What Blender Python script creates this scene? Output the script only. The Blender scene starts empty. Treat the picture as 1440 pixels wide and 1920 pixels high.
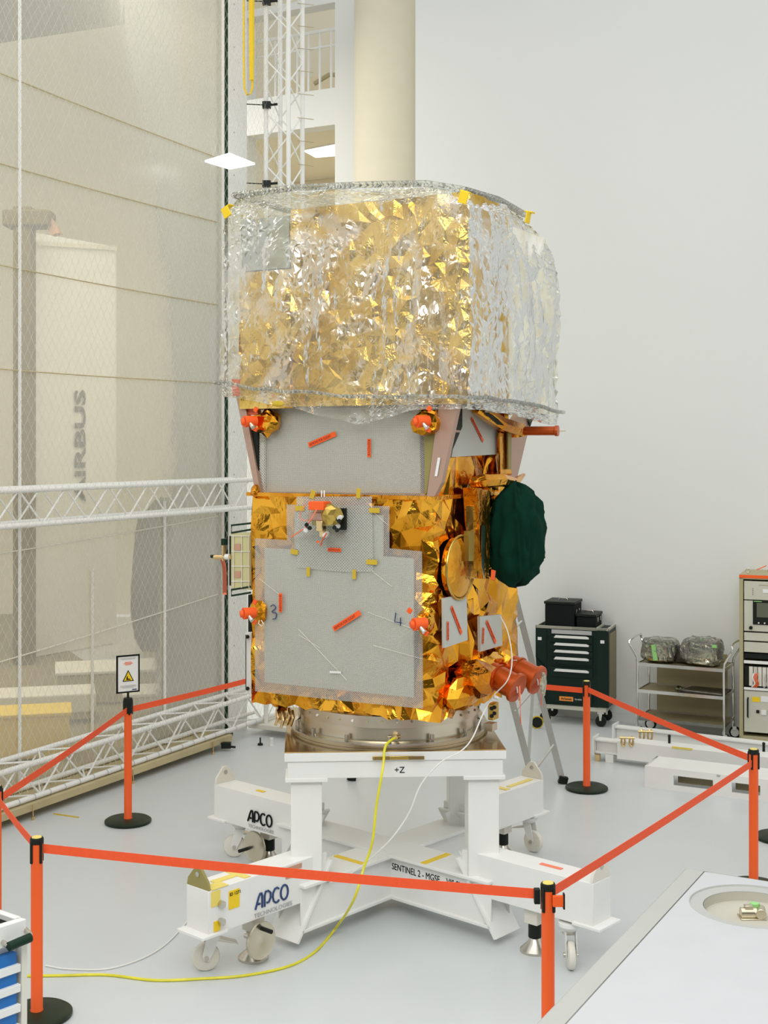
import bpy, bmesh, math, random
from mathutils import Vector, Matrix, noise
from mathutils.geometry import delaunay_2d_cdt
sc = bpy.context.scene
COL = sc.collection
# ---------------------------------------------------------------- camera, light, exposure
F = 2450.0; HX, HY, CH = 720.0, 830.0, 3.2
cd = bpy.data.cameras.new('camera'); cam = bpy.data.objects.new('camera', cd); COL.objects.link(cam)
cam.location = (0, 0, CH); cam.rotation_euler = (math.pi/2, 0, 0)
cd.sensor_width = 36; cd.sensor_fit = 'AUTO'; cd.lens = F*36/1920; cd.shift_y = -(960-HY)/1920; cd.clip_end = 200
sc.camera = cam
sc.view_settings.view_transform = 'Standard'; sc.view_settings.look = 'None'
sc.view_settings.gamma = 1; sc.view_settings.use_curve_mapping = False; sc.view_settings.exposure = 0.0
sc.cycles.use_denoising = True; sc.cycles.transparent_max_bounces = 24; sc.cycles.max_bounces = 10
w = bpy.data.worlds.new('world'); sc.world = w; w.use_nodes = True
w.node_tree.nodes['Background'].inputs[0].default_value = (.98, 1, .99, 1)
w.node_tree.nodes['Background'].inputs[1].default_value = .87
def area(name, loc, sx, sy, power, col=(1, .98, .93), rot=(0, 0, 0)):
    l = bpy.data.lights.new(name, 'AREA'); l.shape = 'RECTANGLE'; l.size = sx; l.size_y = sy; l.energy = power; l.color = col
    o = bpy.data.objects.new(name, l); COL.objects.link(o); o.location = loc; o.rotation_euler = rot; return o
area('ceiling_light_room', (0.0, 5.0, 10.5), 11, 11, 340, (.99, 1, .98))
area('front_fill_light', (-1.0, .2, 7.2), 7, 2.5, 380, (1, 1, .98), rot=(math.radians(52), 0, 0))  # added fill from the camera side, brightens the satellite's front faces
area('ceiling_light_hall', (-5.6, 15.0, 8.8), 5, 7, 560, (1, .96, .84))
area('ceiling_light_office', (-.9, 20.6, 7.0), 2.0, 1.2, 120, (1, .9, .72))

# ---------------------------------------------------------------- pixel helpers (image frame 1440x1920)
def P(px, py, Y): return Vector(((px-HX)/F*Y, Y, CH-(py-HY)/F*Y))
def PZ(px, py, z): return P(px, py, (CH-z)*F/(py-HY))
def G(px, py): return PZ(px, py, 0)
I4 = Matrix.Identity(4)
WM = {}
def TR(loc, rz=0): return Matrix.Translation(Vector(loc)) @ Matrix.Rotation(rz, 4, 'Z')
# ---------------------------------------------------------------- materials
def mat(name, col, rough=.5, metal=0, spec=.5, emit=None, es=1, bump=None, trans=None, coat=0, vary=None):
    m = bpy.data.materials.new(name); m.use_nodes = True; nt = m.node_tree; b = nt.nodes['Principled BSDF']
    b.inputs['Base Color'].default_value = (*col, 1); b.inputs['Roughness'].default_value = rough
    b.inputs['Metallic'].default_value = metal; b.inputs['Specular IOR Level'].default_value = spec
    b.inputs['Coat Weight'].default_value = coat
    if emit: b.inputs['Emission Color'].default_value = (*emit, 1); b.inputs['Emission Strength'].default_value = es
    tc = nt.nodes.new('ShaderNodeTexCoord')
    n = nt.nodes.new('ShaderNodeTexNoise'); n.inputs['Scale'].default_value = (vary or (6, .04))[0]; n.inputs['Detail'].default_value = 4
    nt.links.new(tc.outputs['Object'], n.inputs['Vector'])
    mx = nt.nodes.new('ShaderNodeMix'); mx.data_type = 'RGBA'
    k = (vary or (6, .04))[1]
    mx.inputs[6].default_value = (*[c*(1-k) for c in col], 1); mx.inputs[7].default_value = (*[min(1, c*(1+k)) for c in col], 1)
    nt.links.new(n.outputs[0], mx.inputs[0]); nt.links.new(mx.outputs[2], b.inputs['Base Color'])
    if bump:
        sc_, st_, kind = bump
        if kind == 'noise':
            t = nt.nodes.new('ShaderNodeTexNoise'); t.inputs['Detail'].default_value = 6
        else:
            t = nt.nodes.new('ShaderNodeTexVoronoi'); t.feature = 'F1' if kind == 'voronoi' else 'DISTANCE_TO_EDGE'
        t.inputs['Scale'].default_value = sc_
        nt.links.new(tc.outputs['Object'], t.inputs['Vector'])
        bp = nt.nodes.new('ShaderNodeBump'); bp.inputs['Strength'].default_value = st_; bp.inputs['Distance'].default_value = .01
        nt.links.new(t.outputs[0], bp.inputs['Height']); nt.links.new(bp.outputs[0], b.inputs['Normal'])
    return m
def nn(nt, t, **kw):
    n = nt.nodes.new(t)
    for k, v in kw.items(): setattr(n, k, v)
    return n
def mathn(nt, op, a, b=None, clamp=False):
    n = nn(nt, 'ShaderNodeMath', operation=op, use_clamp=clamp)
    for i, x in enumerate((a, b)):
        if x is None: continue
        if isinstance(x, (int, float)): n.inputs[i].default_value = x
        else: nt.links.new(x, n.inputs[i])
    return n.outputs[0]
def foil(name, col1, col2, rough, bumps, metal=1.0, scale=3):
    m = bpy.data.materials.new(name); m.use_nodes = True; nt = m.node_tree; b = nt.nodes['Principled BSDF']
    b.inputs['Metallic'].default_value = metal; b.inputs['Roughness'].default_value = rough
    tc = nn(nt, 'ShaderNodeTexCoord')
    n = nn(nt, 'ShaderNodeTexNoise'); n.inputs['Scale'].default_value = scale; n.inputs['Detail'].default_value = 3
    nt.links.new(tc.outputs['Object'], n.inputs['Vector'])
    cr = nn(nt, 'ShaderNodeValToRGB'); cr.color_ramp.elements[0].position = .4; cr.color_ramp.elements[1].position = .6
    cr.color_ramp.elements[0].color = (*col1, 1); cr.color_ramp.elements[1].color = (*col2, 1)
    nt.links.new(n.outputs[0], cr.inputs[0]); nt.links.new(cr.outputs[0], b.inputs['Base Color'])
    last = None
    for sc_, st_, kind in bumps:
        if kind in 'nr':
            t = nn(nt, 'ShaderNodeTexNoise')
            if kind == 'r': t.noise_type = 'RIDGED_MULTIFRACTAL'
            t.inputs['Detail'].default_value = 5; t.inputs['Distortion'].default_value = 1.2
        else:
            t = nn(nt, 'ShaderNodeTexVoronoi'); t.feature = 'F1'
        t.inputs['Scale'].default_value = sc_
        nt.links.new(tc.outputs['Object'], t.inputs['Vector'])
        bp = nn(nt, 'ShaderNodeBump'); bp.inputs['Strength'].default_value = st_; bp.inputs['Distance'].default_value = .02
        nt.links.new(t.outputs[0], bp.inputs['Height'])
        if last: nt.links.new(last, bp.inputs['Normal'])
        last = bp.outputs[0]
    if last: nt.links.new(last, b.inputs['Normal'])
    return m
M = dict(
 white=mat('white_paint', (.82, .82, .79), .45), offwhite=mat('ivory_paint', (.75, .72, .63), .45),
 wall=mat('wall_paint', (.755, .765, .745), .8, vary=(.5, .02)), wall2=mat('cream_wall', (.74, .69, .54), .8), tan=mat('tan_wall', (.76, .66, .46), .8),
 hallwall=mat('hall_wall', (.72, .66, .52), .8, vary=(.4, .1)), halldark=mat('hall_dark', (.07, .075, .055), .8, vary=(1.2, .35)),
 hallbrown=mat('hall_steel', (.13, .09, .03), .7), hallfloor=mat('hall_floor', (.22, .18, .09), .7, vary=(1.5, .35)),
 floor=mat('floor_resin', (.60, .63, .635), .32, vary=(1.2, .03)), contrast=mat('foil_contrast_dark', (.09, .09, .075), .8),  # second: dark tone chosen for what the foil reflects
 casering=mat('case_ring', (.45, .455, .43), .6), recess=mat('recess_beige', (.50, .475, .40), .6), case=mat('case_white', (.53, .54, .555), .6, spec=.3), logo_grey=mat('banner_grey', (.1, .1, .1), .6), makerp=mat('maker_orange', (.9, .3, .05), .5), darkbeam=mat('hall_beam', (.09, .075, .045), .8), tagink=mat('tag_ink', (.3, .02, .01), .6),
 red=mat('orange_red', (.86, .11, .012), .42), belt=mat('belt_web', (.92, .10, .022), .7, vary=(40, .08)), redtag=mat('tag_red', (.95, .13, .025), .5, spec=.2), pink=mat('streamer_pink', (.95, .25, .14), .7),
 black=mat('black_plastic', (.008, .012, .008), .45, spec=.25), darkgreen=mat('base_rubber', (.012, .022, .01), .4, spec=.25, vary=(8, .3)), ink=mat('ink_black', (.008, .01, .01), .7, spec=.15),
 ink2=mat('ink_blue', (.02, .05, .16), .5), grey=mat('print_grey', (.45, .45, .45), .6), yellowcap=mat('cap_yellow', (.85, .68, .15), .35),
 yellow=mat('yellow', (.88, .6, .008), .5), kapton=mat('kapton_tape', (.62, .42, .02), .35), cable=mat('cable_yellow_green', (.72, .66, .03), .4, vary=(9, .3)),
 wcable=mat('white_cable', (.8, .8, .76), .4), alu=mat('aluminium', (.62, .62, .58), .32, 1), steel=mat('steel', (.6, .57, .5), .25, 1, vary=(3, .12)),
 ringm=mat('ring_steel', (.66, .6, .47), .3, 1, vary=(2.5, .14)), brass=mat('plate_gold', (.44, .3, .12), .16, .9, vary=(5, .5)), chrome=mat('chrome', (.75, .75, .72), .15, 1),
 orange=mat('anodised_orange', (.52, .085, .01), .3, .4), pinkalu=mat('bracket_alu', (.50, .33, .25), .4, .5), redbr=mat('bracket_red', (.75, .13, .04), .5),
 olive=mat('olive_panel', (.3, .26, .08), .5), cabinet=mat('cabinet_green_black', (.004, .018, .012), .4, spec=.25), khaki=mat('rack_khaki', (.42, .37, .21), .5),
 rackface=mat('rack_face', (.58, .57, .47), .5), screen=mat('screen_grey', (.12, .13, .09), .2), blue=mat('drawer_blue', (.01, .16, .5), .4),
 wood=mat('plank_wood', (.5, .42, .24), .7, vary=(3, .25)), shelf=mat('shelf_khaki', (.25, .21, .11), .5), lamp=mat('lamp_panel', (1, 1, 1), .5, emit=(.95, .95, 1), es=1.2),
 green=mat('green_cloth', (.003, .03, .018), .95, spec=.1, bump=(9, .4, 'noise')), bagblack=foil('black_film', (.03, .03, .025), (.12, .11, .09), .25, [(9, .8, 'n')], .3),
 gtag=mat('green_tag', (.28, .6, .2), .6), gold_metal=mat('gold_fitting', (.75, .55, .28), .25, 1), hinge=mat('hinge_ivory', (.62, .58, .3), .35, .2),
 sleeve=mat('sleeve_green', (.008, .03, .015), .5, spec=.2), conn=mat('connector_gold', (.6, .42, .1), .3, .9), brown=mat('brown_print', (.55, .3, .2), .6),
 bluegreen=mat('strip', (.3, .25, .6), .3))
M['mli'] = foil('gold_blanket', (.66, .27, .015), (.92, .45, .045), .13, [(7, .3, 'n'), (10, .12, 'r')])
M['mli2'] = foil('amber_blanket', (.62, .21, .012), (.88, .40, .04), .18, [(12, .5, 'n')])
M['inner'] = foil('inner_gold', (.60, .36, .035), (.86, .60, .18), .27, [(9, .3, 'r'), (30, .2, 'r')], 1, 2.2)
M['innerw'] = foil('inner_white', (.78, .72, .56), (.90, .88, .80), .6, [(10, .4, 'r')], 0, 3)
M['greyfilm'] = foil('grey_film', (.36, .38, .32), (.5, .52, .45), .35, [(5, .4, 'r')], .3, 3)
M['silverbag'] = foil('silver_bag', (.16, .16, .09), (.62, .6, .46), .12, [(8, .3, 'n')], 1, 4)
M['crinkle'] = foil('crinkled_film', (.35, .33, .22), (.6, .58, .45), .3, [(30, 1, 'n')], .7, 30)

def film(name, basefac, fr, white, bumps, tint=(1, 1, 1), rough=.12, patch=None):
    """clear sheet: transparent + gloss + a little white scatter"""
    m = bpy.data.materials.new(name); m.use_nodes = True; nt = m.node_tree
    for n in list(nt.nodes): nt.nodes.remove(n)
    out = nn(nt, 'ShaderNodeOutputMaterial'); tc = nn(nt, 'ShaderNodeTexCoord'); last = None
    for sc_, st_, kind in bumps:
        t = nn(nt, 'ShaderNodeTexNoise') if kind in 'nr' else nn(nt, 'ShaderNodeTexVoronoi')
        if kind == 'r': t.noise_type = 'RIDGED_MULTIFRACTAL'
        if kind in 'nr': t.inputs['Detail'].default_value = 5; t.inputs['Distortion'].default_value = 1.5
        t.inputs['Scale'].default_value = sc_; nt.links.new(tc.outputs['Object'], t.inputs['Vector'])
        bp = nn(nt, 'ShaderNodeBump'); bp.inputs['Strength'].default_value = st_; bp.inputs['Distance'].default_value = .03
        nt.links.new(t.outputs[0], bp.inputs['Height'])
        if last: nt.links.new(last, bp.inputs['Normal'])
        last = bp.outputs[0]
    tr = nn(nt, 'ShaderNodeBsdfTransparent'); tr.inputs[0].default_value = (*tint, 1)
    gl = nn(nt, 'ShaderNodeBsdfGlossy'); gl.inputs['Roughness'].default_value = rough
    df = nn(nt, 'ShaderNodeBsdfDiffuse'); df.inputs[0].default_value = (*white[1], 1)
    lw = nn(nt, 'ShaderNodeFresnel'); lw.inputs['IOR'].default_value = fr
    if last:
        for x in (gl, lw): nt.links.new(last, x.inputs['Normal'])
    fac = mathn(nt, 'ADD', lw.outputs[0], basefac, True)
    if patch:
        t = nn(nt, 'ShaderNodeTexNoise'); t.inputs['Scale'].default_value = patch[0]; t.inputs['Detail'].default_value = 5; t.inputs['Distortion'].default_value = 1.5
        nt.links.new(tc.outputs['Object'], t.inputs['Vector'])
        r = nn(nt, 'ShaderNodeMapRange'); r.inputs[1].default_value = patch[1]; r.inputs[2].default_value = patch[2]; r.inputs[3].default_value = 0; r.inputs[4].default_value = patch[3]
        nt.links.new(t.outputs[0], r.inputs[0]); fac = mathn(nt, 'ADD', fac, r.outputs[0], True)
    m1 = nn(nt, 'ShaderNodeMixShader'); m2 = nn(nt, 'ShaderNodeMixShader'); m2.inputs[0].default_value = white[0]
    nt.links.new(fac, m1.inputs[0]); nt.links.new(tr.outputs[0], m1.inputs[1]); nt.links.new(gl.outputs[0], m1.inputs[2])
    nt.links.new(m1.outputs[0], m2.inputs[1]); nt.links.new(df.outputs[0], m2.inputs[2]); nt.links.new(m2.outputs[0], out.inputs[0])
    return m
M['bag'] = film('crumpled_clear_film', .02, 1.22, (.13, (.80, .78, .68)), [(8, .3, 'r')], (.98, .97, .90), .14, (2.4, .48, .60, .34))
M['smallbag'] = film('small_clear_film', .08, 1.4, (.07, (.75, .75, .68)), [(9, .9, 'n'), (40, .5, 'v')], (.92, .93, .88), .15)
M['sheet'] = film('curtain_film', .02, 1.25, (.25, (.82, .82, .76)), [(.6, .1, 'n')], (1, .98, .93), .25)

def wrap_mat(name, scale, alpha, col):
    """bubble wrap: regular rows of small domes, see-through between"""
    m = bpy.data.materials.new(name); m.use_nodes = True; nt = m.node_tree
    for n in list(nt.nodes): nt.nodes.remove(n)
    out = nn(nt, 'ShaderNodeOutputMaterial'); tc = nn(nt, 'ShaderNodeTexCoord'); sp = nn(nt, 'ShaderNodeSeparateXYZ')
    nt.links.new(tc.outputs['Object'], sp.inputs[0])
    h = mathn(nt, 'ADD', sp.outputs[0], sp.outputs[1])
    a = mathn(nt, 'SINE', mathn(nt, 'MULTIPLY', h, scale)); b = mathn(nt, 'SINE', mathn(nt, 'MULTIPLY', sp.outputs[2], scale*1.1))
    dome = mathn(nt, 'MULTIPLY', a, b)
    bp = nn(nt, 'ShaderNodeBump'); bp.inputs['Strength'].default_value = .8; bp.inputs['Distance'].default_value = .004
    nt.links.new(dome, bp.inputs['Height'])
    pr = nn(nt, 'ShaderNodeBsdfPrincipled'); pr.inputs['Roughness'].default_value = .3; pr.inputs['Base Color'].default_value = (*col, 1)
    nt.links.new(bp.outputs[0], pr.inputs['Normal'])
    tr = nn(nt, 'ShaderNodeBsdfTransparent'); tr.inputs[0].default_value = (.95, .95, .92, 1)
    mx = nn(nt, 'ShaderNodeMixShader')
    f = mathn(nt, 'ADD', mathn(nt, 'MULTIPLY', dome, .22), alpha, True)
    nt.links.new(f, mx.inputs[0]); nt.links.new(tr.outputs[0], mx.inputs[1]); nt.links.new(pr.outputs[0], mx.inputs[2]); nt.links.new(mx.outputs[0], out.inputs[0])
    return m
M['wrap'] = wrap_mat('bubble_wrap', 420, .30, (.8, .8, .75))
M['wrap2'] = wrap_mat('bubble_wrap_large', 300, .36, (.8, .8, .75))
M['radiator2'] = mat('radiator_small', (.55, .56, .51), .45, .2, vary=(4, .1))
M['radiator'] = mat('radiator_grey', (.74, .75, .71), .35, .35, vary=(2.5, .12))

def net_mat():
    m = bpy.data.materials.new('netting'); m.use_nodes = True; nt = m.node_tree
    for n in list(nt.nodes): nt.nodes.remove(n)
    out = nn(nt, 'ShaderNodeOutputMaterial'); tc = nn(nt, 'ShaderNodeTexCoord'); sp = nn(nt, 'ShaderNodeSeparateXYZ')
    nz = nn(nt, 'ShaderNodeTexNoise'); nz.inputs['Scale'].default_value = 1.2
    nt.links.new(tc.outputs['Object'], nz.inputs['Vector']); nt.links.new(tc.outputs['Object'], sp.inputs[0])
    wob = mathn(nt, 'MULTIPLY', nz.outputs[0], .25)
    x = mathn(nt, 'DIVIDE', sp.outputs[0], .085); z = mathn(nt, 'DIVIDE', mathn(nt, 'ADD', sp.outputs[2], wob), .15)
    def line(e, wd):
        fr = mathn(nt, 'FRACT', e); return mathn(nt, 'LESS_THAN', mathn(nt, 'ABSOLUTE', mathn(nt, 'SUBTRACT', fr, .5)), wd)
    l = mathn(nt, 'MAXIMUM', line(mathn(nt, 'ADD', x, z), .034), line(mathn(nt, 'SUBTRACT', x, z), .034))
    tr = nn(nt, 'ShaderNodeBsdfTransparent'); df = nn(nt, 'ShaderNodeBsdfDiffuse'); df.inputs[0].default_value = (.66, .64, .52, 1)
    mx = nn(nt, 'ShaderNodeMixShader'); nt.links.new(mathn(nt, 'MULTIPLY', l, .55), mx.inputs[0])
    nt.links.new(tr.outputs[0], mx.inputs[1]); nt.links.new(df.outputs[0], mx.inputs[2]); nt.links.new(mx.outputs[0], out.inputs[0])
    return m
M['net'] = net_mat()

# ---------------------------------------------------------------- object helpers
def thing(name, label, cat, loc=(0, 0, 0), rz=0, group=None):
    o = bpy.data.objects.new(name, None); COL.objects.link(o); o.location = loc; o.rotation_euler = (0, 0, rz); o.empty_display_size = .1
    WM[o.name] = TR(loc, rz); tag(o, label, cat, group); return o
def tag(o, label=None, cat=None, group=None, kind=None):
    if label: o['label'] = label
    if cat: o['category'] = cat
    if group: o['group'] = group
    if kind: o['kind'] = kind
    return o
class MB:
    def __init__(s, T=None): s.bm = bmesh.new(); s.T = T if T is not None else I4
    def v(s, p): return s.bm.verts.new(s.T @ Vector(p))
    def face(s, vs):
        try: return s.bm.faces.new(vs)
        except ValueError: return None
    def hexa(s, p):  # 8 points: bottom 4, top 4
        v = [s.v(q) for q in p]
        for f in ((3, 2, 1, 0), (4, 5, 6, 7), (0, 1, 5, 4), (1, 2, 6, 5), (2, 3, 7, 6), (3, 0, 4, 7)): s.face([v[i] for i in f])
        return s
    def box(s, c, d, R=None):
        c = Vector(c); R = R.to_3x3() if R is not None else Matrix.Identity(3)
        x, y, z = d[0]/2, d[1]/2, d[2]/2
        return s.hexa([c+R@Vector(q) for q in ((-x, -y, -z), (x, -y, -z), (x, y, -z), (-x, y, -z), (-x, -y, z), (x, -y, z), (x, y, z), (-x, y, z))])
    def prism(s, pts, vec):
        vec = Vector(vec); a = [s.v(p) for p in pts]; b = [s.v(Vector(p)+vec) for p in pts]; n = len(a)
        s.face(a[::-1]); s.face(b)
        for i in range(n): s.face([a[i], a[(i+1) % n], b[(i+1) % n], b[i]])
        return s
    def cyl(s, p0, p1, r0, r1=None, n=16): return s.tube([p0, p1], [r0, r0 if r1 is None else r1], n)
    def tube(s, pts, r, n=8, closed=False):
        pts = [Vector(p) for p in pts]; k = len(pts); rs = r if isinstance(r, (list, tuple)) else [r]*k
        rings = []; up = None
        for i, p in enumerate(pts):
            if closed: t = (pts[(i+1) % k]-pts[i-1])
            else: t = (pts[min(i+1, k-1)]-pts[max(i-1, 0)])
            t.normalize()
            if up is None:
                up = Vector((0, 0, 1)) if abs(t.z) < .9 else Vector((1, 0, 0))
            a = t.cross(up)
            if a.length < 1e-5: a = t.orthogonal()
            a.normalize(); b = a.cross(t); up = b
            rings.append([s.v(p+(a*math.cos(2*math.pi*j/n)+b*math.sin(2*math.pi*j/n))*rs[i]) for j in range(n)])
        for i in range(k if closed else k-1):
            A, B = rings[i], rings[(i+1) % k]
            for j in range(n): s.face([A[j], A[(j+1) % n], B[(j+1) % n], B[j]])
        if not closed: s.face(rings[0][::-1]); s.face(rings[-1])
        return s
    def lathe(s, c, prof, n=32, axis=(0, 0, 1)):
        c = Vector(c); q = Vector((0, 0, 1)).rotation_difference(Vector(axis).normalized())
        rings = []
        for r, z in prof:
            if r < 1e-5: rings.append([s.v(c+q@Vector((0, 0, z)))])
            else: rings.append([s.v(c+q@Vector((r*math.cos(2*math.pi*j/n), r*math.sin(2*math.pi*j/n), z))) for j in range(n)])
        for A, B in zip(rings, rings[1:]):
            for j in range(n):
                if len(A) == 1 and len(B) == 1: continue
                if len(A) == 1: s.face([A[0], B[(j+1) % n], B[j]])
                elif len(B) == 1: s.face([A[j], A[(j+1) % n], B[0]])
                else: s.face([A[j], A[(j+1) % n], B[(j+1) % n], B[j]])
        return s
    def ball(s, c, r, n=14, sc_=(1, 1, 1)):
        k = len(s.bm.verts); bmesh.ops.create_uvsphere(s.bm, u_segments=n, v_segments=n//2+2, radius=r, matrix=s.T @ Matrix.Translation(Vector(c)) @ Matrix.Diagonal((*sc_, 1)))
        return s
    def strip(s, pts, h, t=.004):  # vertical ribbon along pts (top line), height h
        n = Vector(pts[-1])-Vector(pts[0]); n = Vector((-n.y, n.x, 0)).normalized()*t
        for a, b in zip(pts, pts[1:]):
            a, b = Vector(a), Vector(b); d = Vector((0, 0, -h))
            s.hexa([a+d, b+d, b+d+n, a+d+n, a, b, b+n, a+n])
        return s
    def build(s, name, m, parent=None, smooth=True, bev=0, sharp=.6):
        Mi = WM[parent.name].inverted() if parent is not None else I4
        if parent is not None: s.bm.transform(Mi)
        bmesh.ops.remove_doubles(s.bm, verts=s.bm.verts, dist=1e-6)
        bmesh.ops.recalc_face_normals(s.bm, faces=s.bm.faces)
        if smooth:
            for f in s.bm.faces: f.smooth = True
            for e in s.bm.edges:
                if len(e.link_faces) == 2 and e.calc_face_angle(0) > sharp: e.smooth = False
        me = bpy.data.meshes.new(name); s.bm.to_mesh(me); s.bm.free()
        me.materials.append(M[m] if isinstance(m, str) else m)
        o = bpy.data.objects.new(name, me); COL.objects.link(o)
        if parent is not None: o.parent = parent; WM[o.name] = WM[parent.name]
        else: WM[o.name] = I4
        if bev:
            b = o.modifiers.new('bevel', 'BEVEL'); b.width = bev; b.segments = 2; b.limit_method = 'ANGLE'
        return o
def copy_tree(src, loc, rz=0, **props):
    r = src.copy(); COL.objects.link(r); r.location = loc; r.rotation_euler = (0, 0, rz); WM[r.name] = TR(loc, rz)
    for k, v in props.items(): r[k] = v
    for ch in list(src.children):
        c = ch.copy(); COL.objects.link(c); c.parent = r; WM[c.name] = WM[r.name]
        for g in list(ch.children):
            d = g.copy(); COL.objects.link(d); d.parent = c
    return r
def text(s, size, m, parent, org, xd, yd, name='lettering', ext=.001, align='LEFT', sx=1, off=0):
    """font outlines as real flat letters; org = baseline start, world space"""
    cu = bpy.data.curves.new('t', 'FONT'); cu.body = s; cu.size = size; cu.extrude = ext; cu.align_x = align; cu.resolution_u = 3; cu.offset = off
    o = bpy.data.objects.new('t', cu); COL.objects.link(o)
    me = bpy.data.meshes.new_from_object(o.evaluated_get(bpy.context.evaluated_depsgraph_get())) if False else None
    bpy.context.view_layer.update()
    me = o.to_mesh().copy(); o.to_mesh_clear(); bpy.data.objects.remove(o); bpy.data.curves.remove(cu)
    xd = Vector(xd).normalized(); yd = Vector(yd).normalized(); zd = xd.cross(yd).normalized()
    T = Matrix(((xd.x*sx, yd.x, zd.x, org[0]), (xd.y*sx, yd.y, zd.y, org[1]), (xd.z*sx, yd.z, zd.z, org[2]), (0, 0, 0, 1)))
    me.transform((WM[parent.name].inverted() if parent is not None else I4) @ T); me.name = name
    me.materials.clear(); me.materials.append(M[m])
    q = bpy.data.objects.new(name, me); COL.objects.link(q); q.parent = parent; WM[q.name] = WM[parent.name]; return q
def struct(o): o['kind'] = 'structure'; return o
def bez(pts, n=12):  # catmull-rom through points
    pts = [Vector(p) for p in pts]; out = []
    for i in range(len(pts)-1):
        p0, p1, p2, p3 = pts[max(i-1, 0)], pts[i], pts[i+1], pts[min(i+2, len(pts)-1)]
        for j in range(n):
            t = j/n; out.append(.5*((2*p1)+(p2-p0)*t+(2*p0-5*p1+4*p2-p3)*t*t+(-p0+3*p1-3*p2+p3)*t**3))
    return out+[pts[-1]]

# ---------------------------------------------------------------- the setting
W0 = Vector((-3.18, 10.81, 0)); WD = Vector((.466, .885, 0)).normalized(); WN = Vector((WD.y, -WD.x, 0))
def L(s_, off, z): return W0+WD*s_+WN*off+Vector((0, 0, z))
def s_at(px, off):
    k = (px-HX)/F; b = W0+WN*off; return (k*b.y-b.x)/(WD.x-k*WD.y)
RD = Vector((WD.y, -WD.x, 0))   # along the right and back walls
RN = WD                          # away from camera
R0 = Vector((.39, 16.22, 0))
struct(MB().box((0, 9, -.05), (24, 30, .1)).build('floor', 'floor', smooth=False))
a = L(-9, -.42, .004); b = L(3.4, -.42, .004)
struct(MB().prism([a, b, b-WN*12+WD*9, a-WN*12], (0, 0, .004)).build('floor_hall', 'hallfloor', smooth=False))
struct(MB().prism([R0, R0+RD*11, R0+RD*11+RN*.3, R0+RN*.3], (0, 0, 9.5)).build('wall_right', 'wall', smooth=False))
struct(MB().box((0, -4, 4.5), (24, .2, 9)).build('wall_foil_contrast', 'contrast', smooth=False))  # unseen dark wall added behind the camera, gives the foil dark reflections
struct(MB().prism([R0+RD*.3-RN*.004-Vector((0,0,0)), R0+RD*10.9-RN*.004, R0+RD*10.9-RN*.012, R0+RD*.3-RN*.012], (0, 0, .09)).build('baseboard_right', 'wall', smooth=False))
B0 = Vector((0, 18.0, 0))        # back wall line
def B(t, d, z): return B0+RD*t+RN*d+Vector((0, 0, z))
def b_hit(px, py):
    k = (px-HX)/F; t = (k*B0.y-B0.x)/(RD.x-k*RD.y); Y = (B0+RD*t).y
    return t, CH-(py-HY)/F*Y
tl1, _ = b_hit(466, 20); tr1, zt1 = b_hit(628, 4); _, zb1 = b_hit(628, 164); tl2, _ = b_hit(462, 240); tr2, zt2 = b_hit(630, 233)
zb2 = 3.2
mb = MB()
def wb(t0, t1, z0, z1): mb.prism([B(t0, 0, z0), B(t1, 0, z0), B(t1, .25, z0), B(t0, .25, z0)], (0, 0, z1-z0))
wb(tl2-.15, tl2, 0, 9.5); wb(tr1, 3, 0, 9.5); wb(tl2, tr1, zt1, 9.5); wb(tl2, tr1, zt2, zb1); wb(tl2, tr1, 0, zb2)
struct(mb.build('wall_back', 'wall', smooth=False))
struct(MB().prism([B(tl2-1.5, 3.4, 0), B(3, 3.4, 0), B(3, 3.6, 0), B(tl2-1.5, 3.6, 0)], (0, 0, 9.5)).build('wall_office', 'tan', smooth=False))
struct(MB().prism([B(tl2-.15, .26, zt2+.04), B(3, .26, zt2+.04), B(3, 3.39, zt2+.04), B(tl2-1.5, 3.39, zt2+.04)], (0, 0, .2)).build('ceiling_office', 'wall2', smooth=False))
cc = P(745, 830, 17.3); struct(MB().lathe((cc.x, cc.y, 0), [(.57, 0), (.57, 9.5)], 48).build('trim_column', 'wall2'))
sA = s_at(430, -.3); sB = s_at(463, -.3)
struct(MB().prism([L(sA, -.3, 0), L(sB, -.3, 0), L(sB, -.6, 0), L(sA, -.6, 0)], (0, 0, 9.5)).build('wall_left', 'white', smooth=False))
mb = MB()
for k in range(18): mb.cyl(L(sA+.09, -.3, .5+k*.47), L(sA+.09, -.295, .5+k*.47), .009, n=8)
struct(mb.build('trim_screws', 'grey'))
struct(MB().box((-8, 24.5, 7), (16, .3, 14)).build('wall_hall', 'hallwall', smooth=False))
struct(MB().prism([P(-200, 100, 17.5), P(440, 5, 23), P(440, -300, 23), P(-200, -500, 17.5)], (-.6, .5, 0)).build('trim_hall_beam', 'darkbeam', smooth=False))
# railing in the upper opening
rail = thing('balcony_railing', 'white balcony railing with curved handrail in the upper wall opening behind the tower truss', 'railing', B(tl1, .3, zb1))
for z in (zb1+.95, zb1+.72): MB().cyl(B(tl1-.1, .35, z), B(tr1, .35, z), .03 if z > zb1+.8 else .02, n=8).build('handrail', 'white', rail)
for k in range(7): MB().cyl(B(tl1+.05+k*.19, .35, zb1), B(tl1+.05+k*.19, .35, zb1+.95), .018, n=8).build('baluster', 'white', rail)
MB().tube([B(tr1-.75, .7, zb1+.32), B(tr1-.5, .7, zb1+.42), B(tr1-.25, .7, zb1+.38), B(tr1-.08, .7, zb1+.2), B(tr1-.02, .7, zb1)], .035).build('curved_tube', 'khaki', rail)
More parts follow.
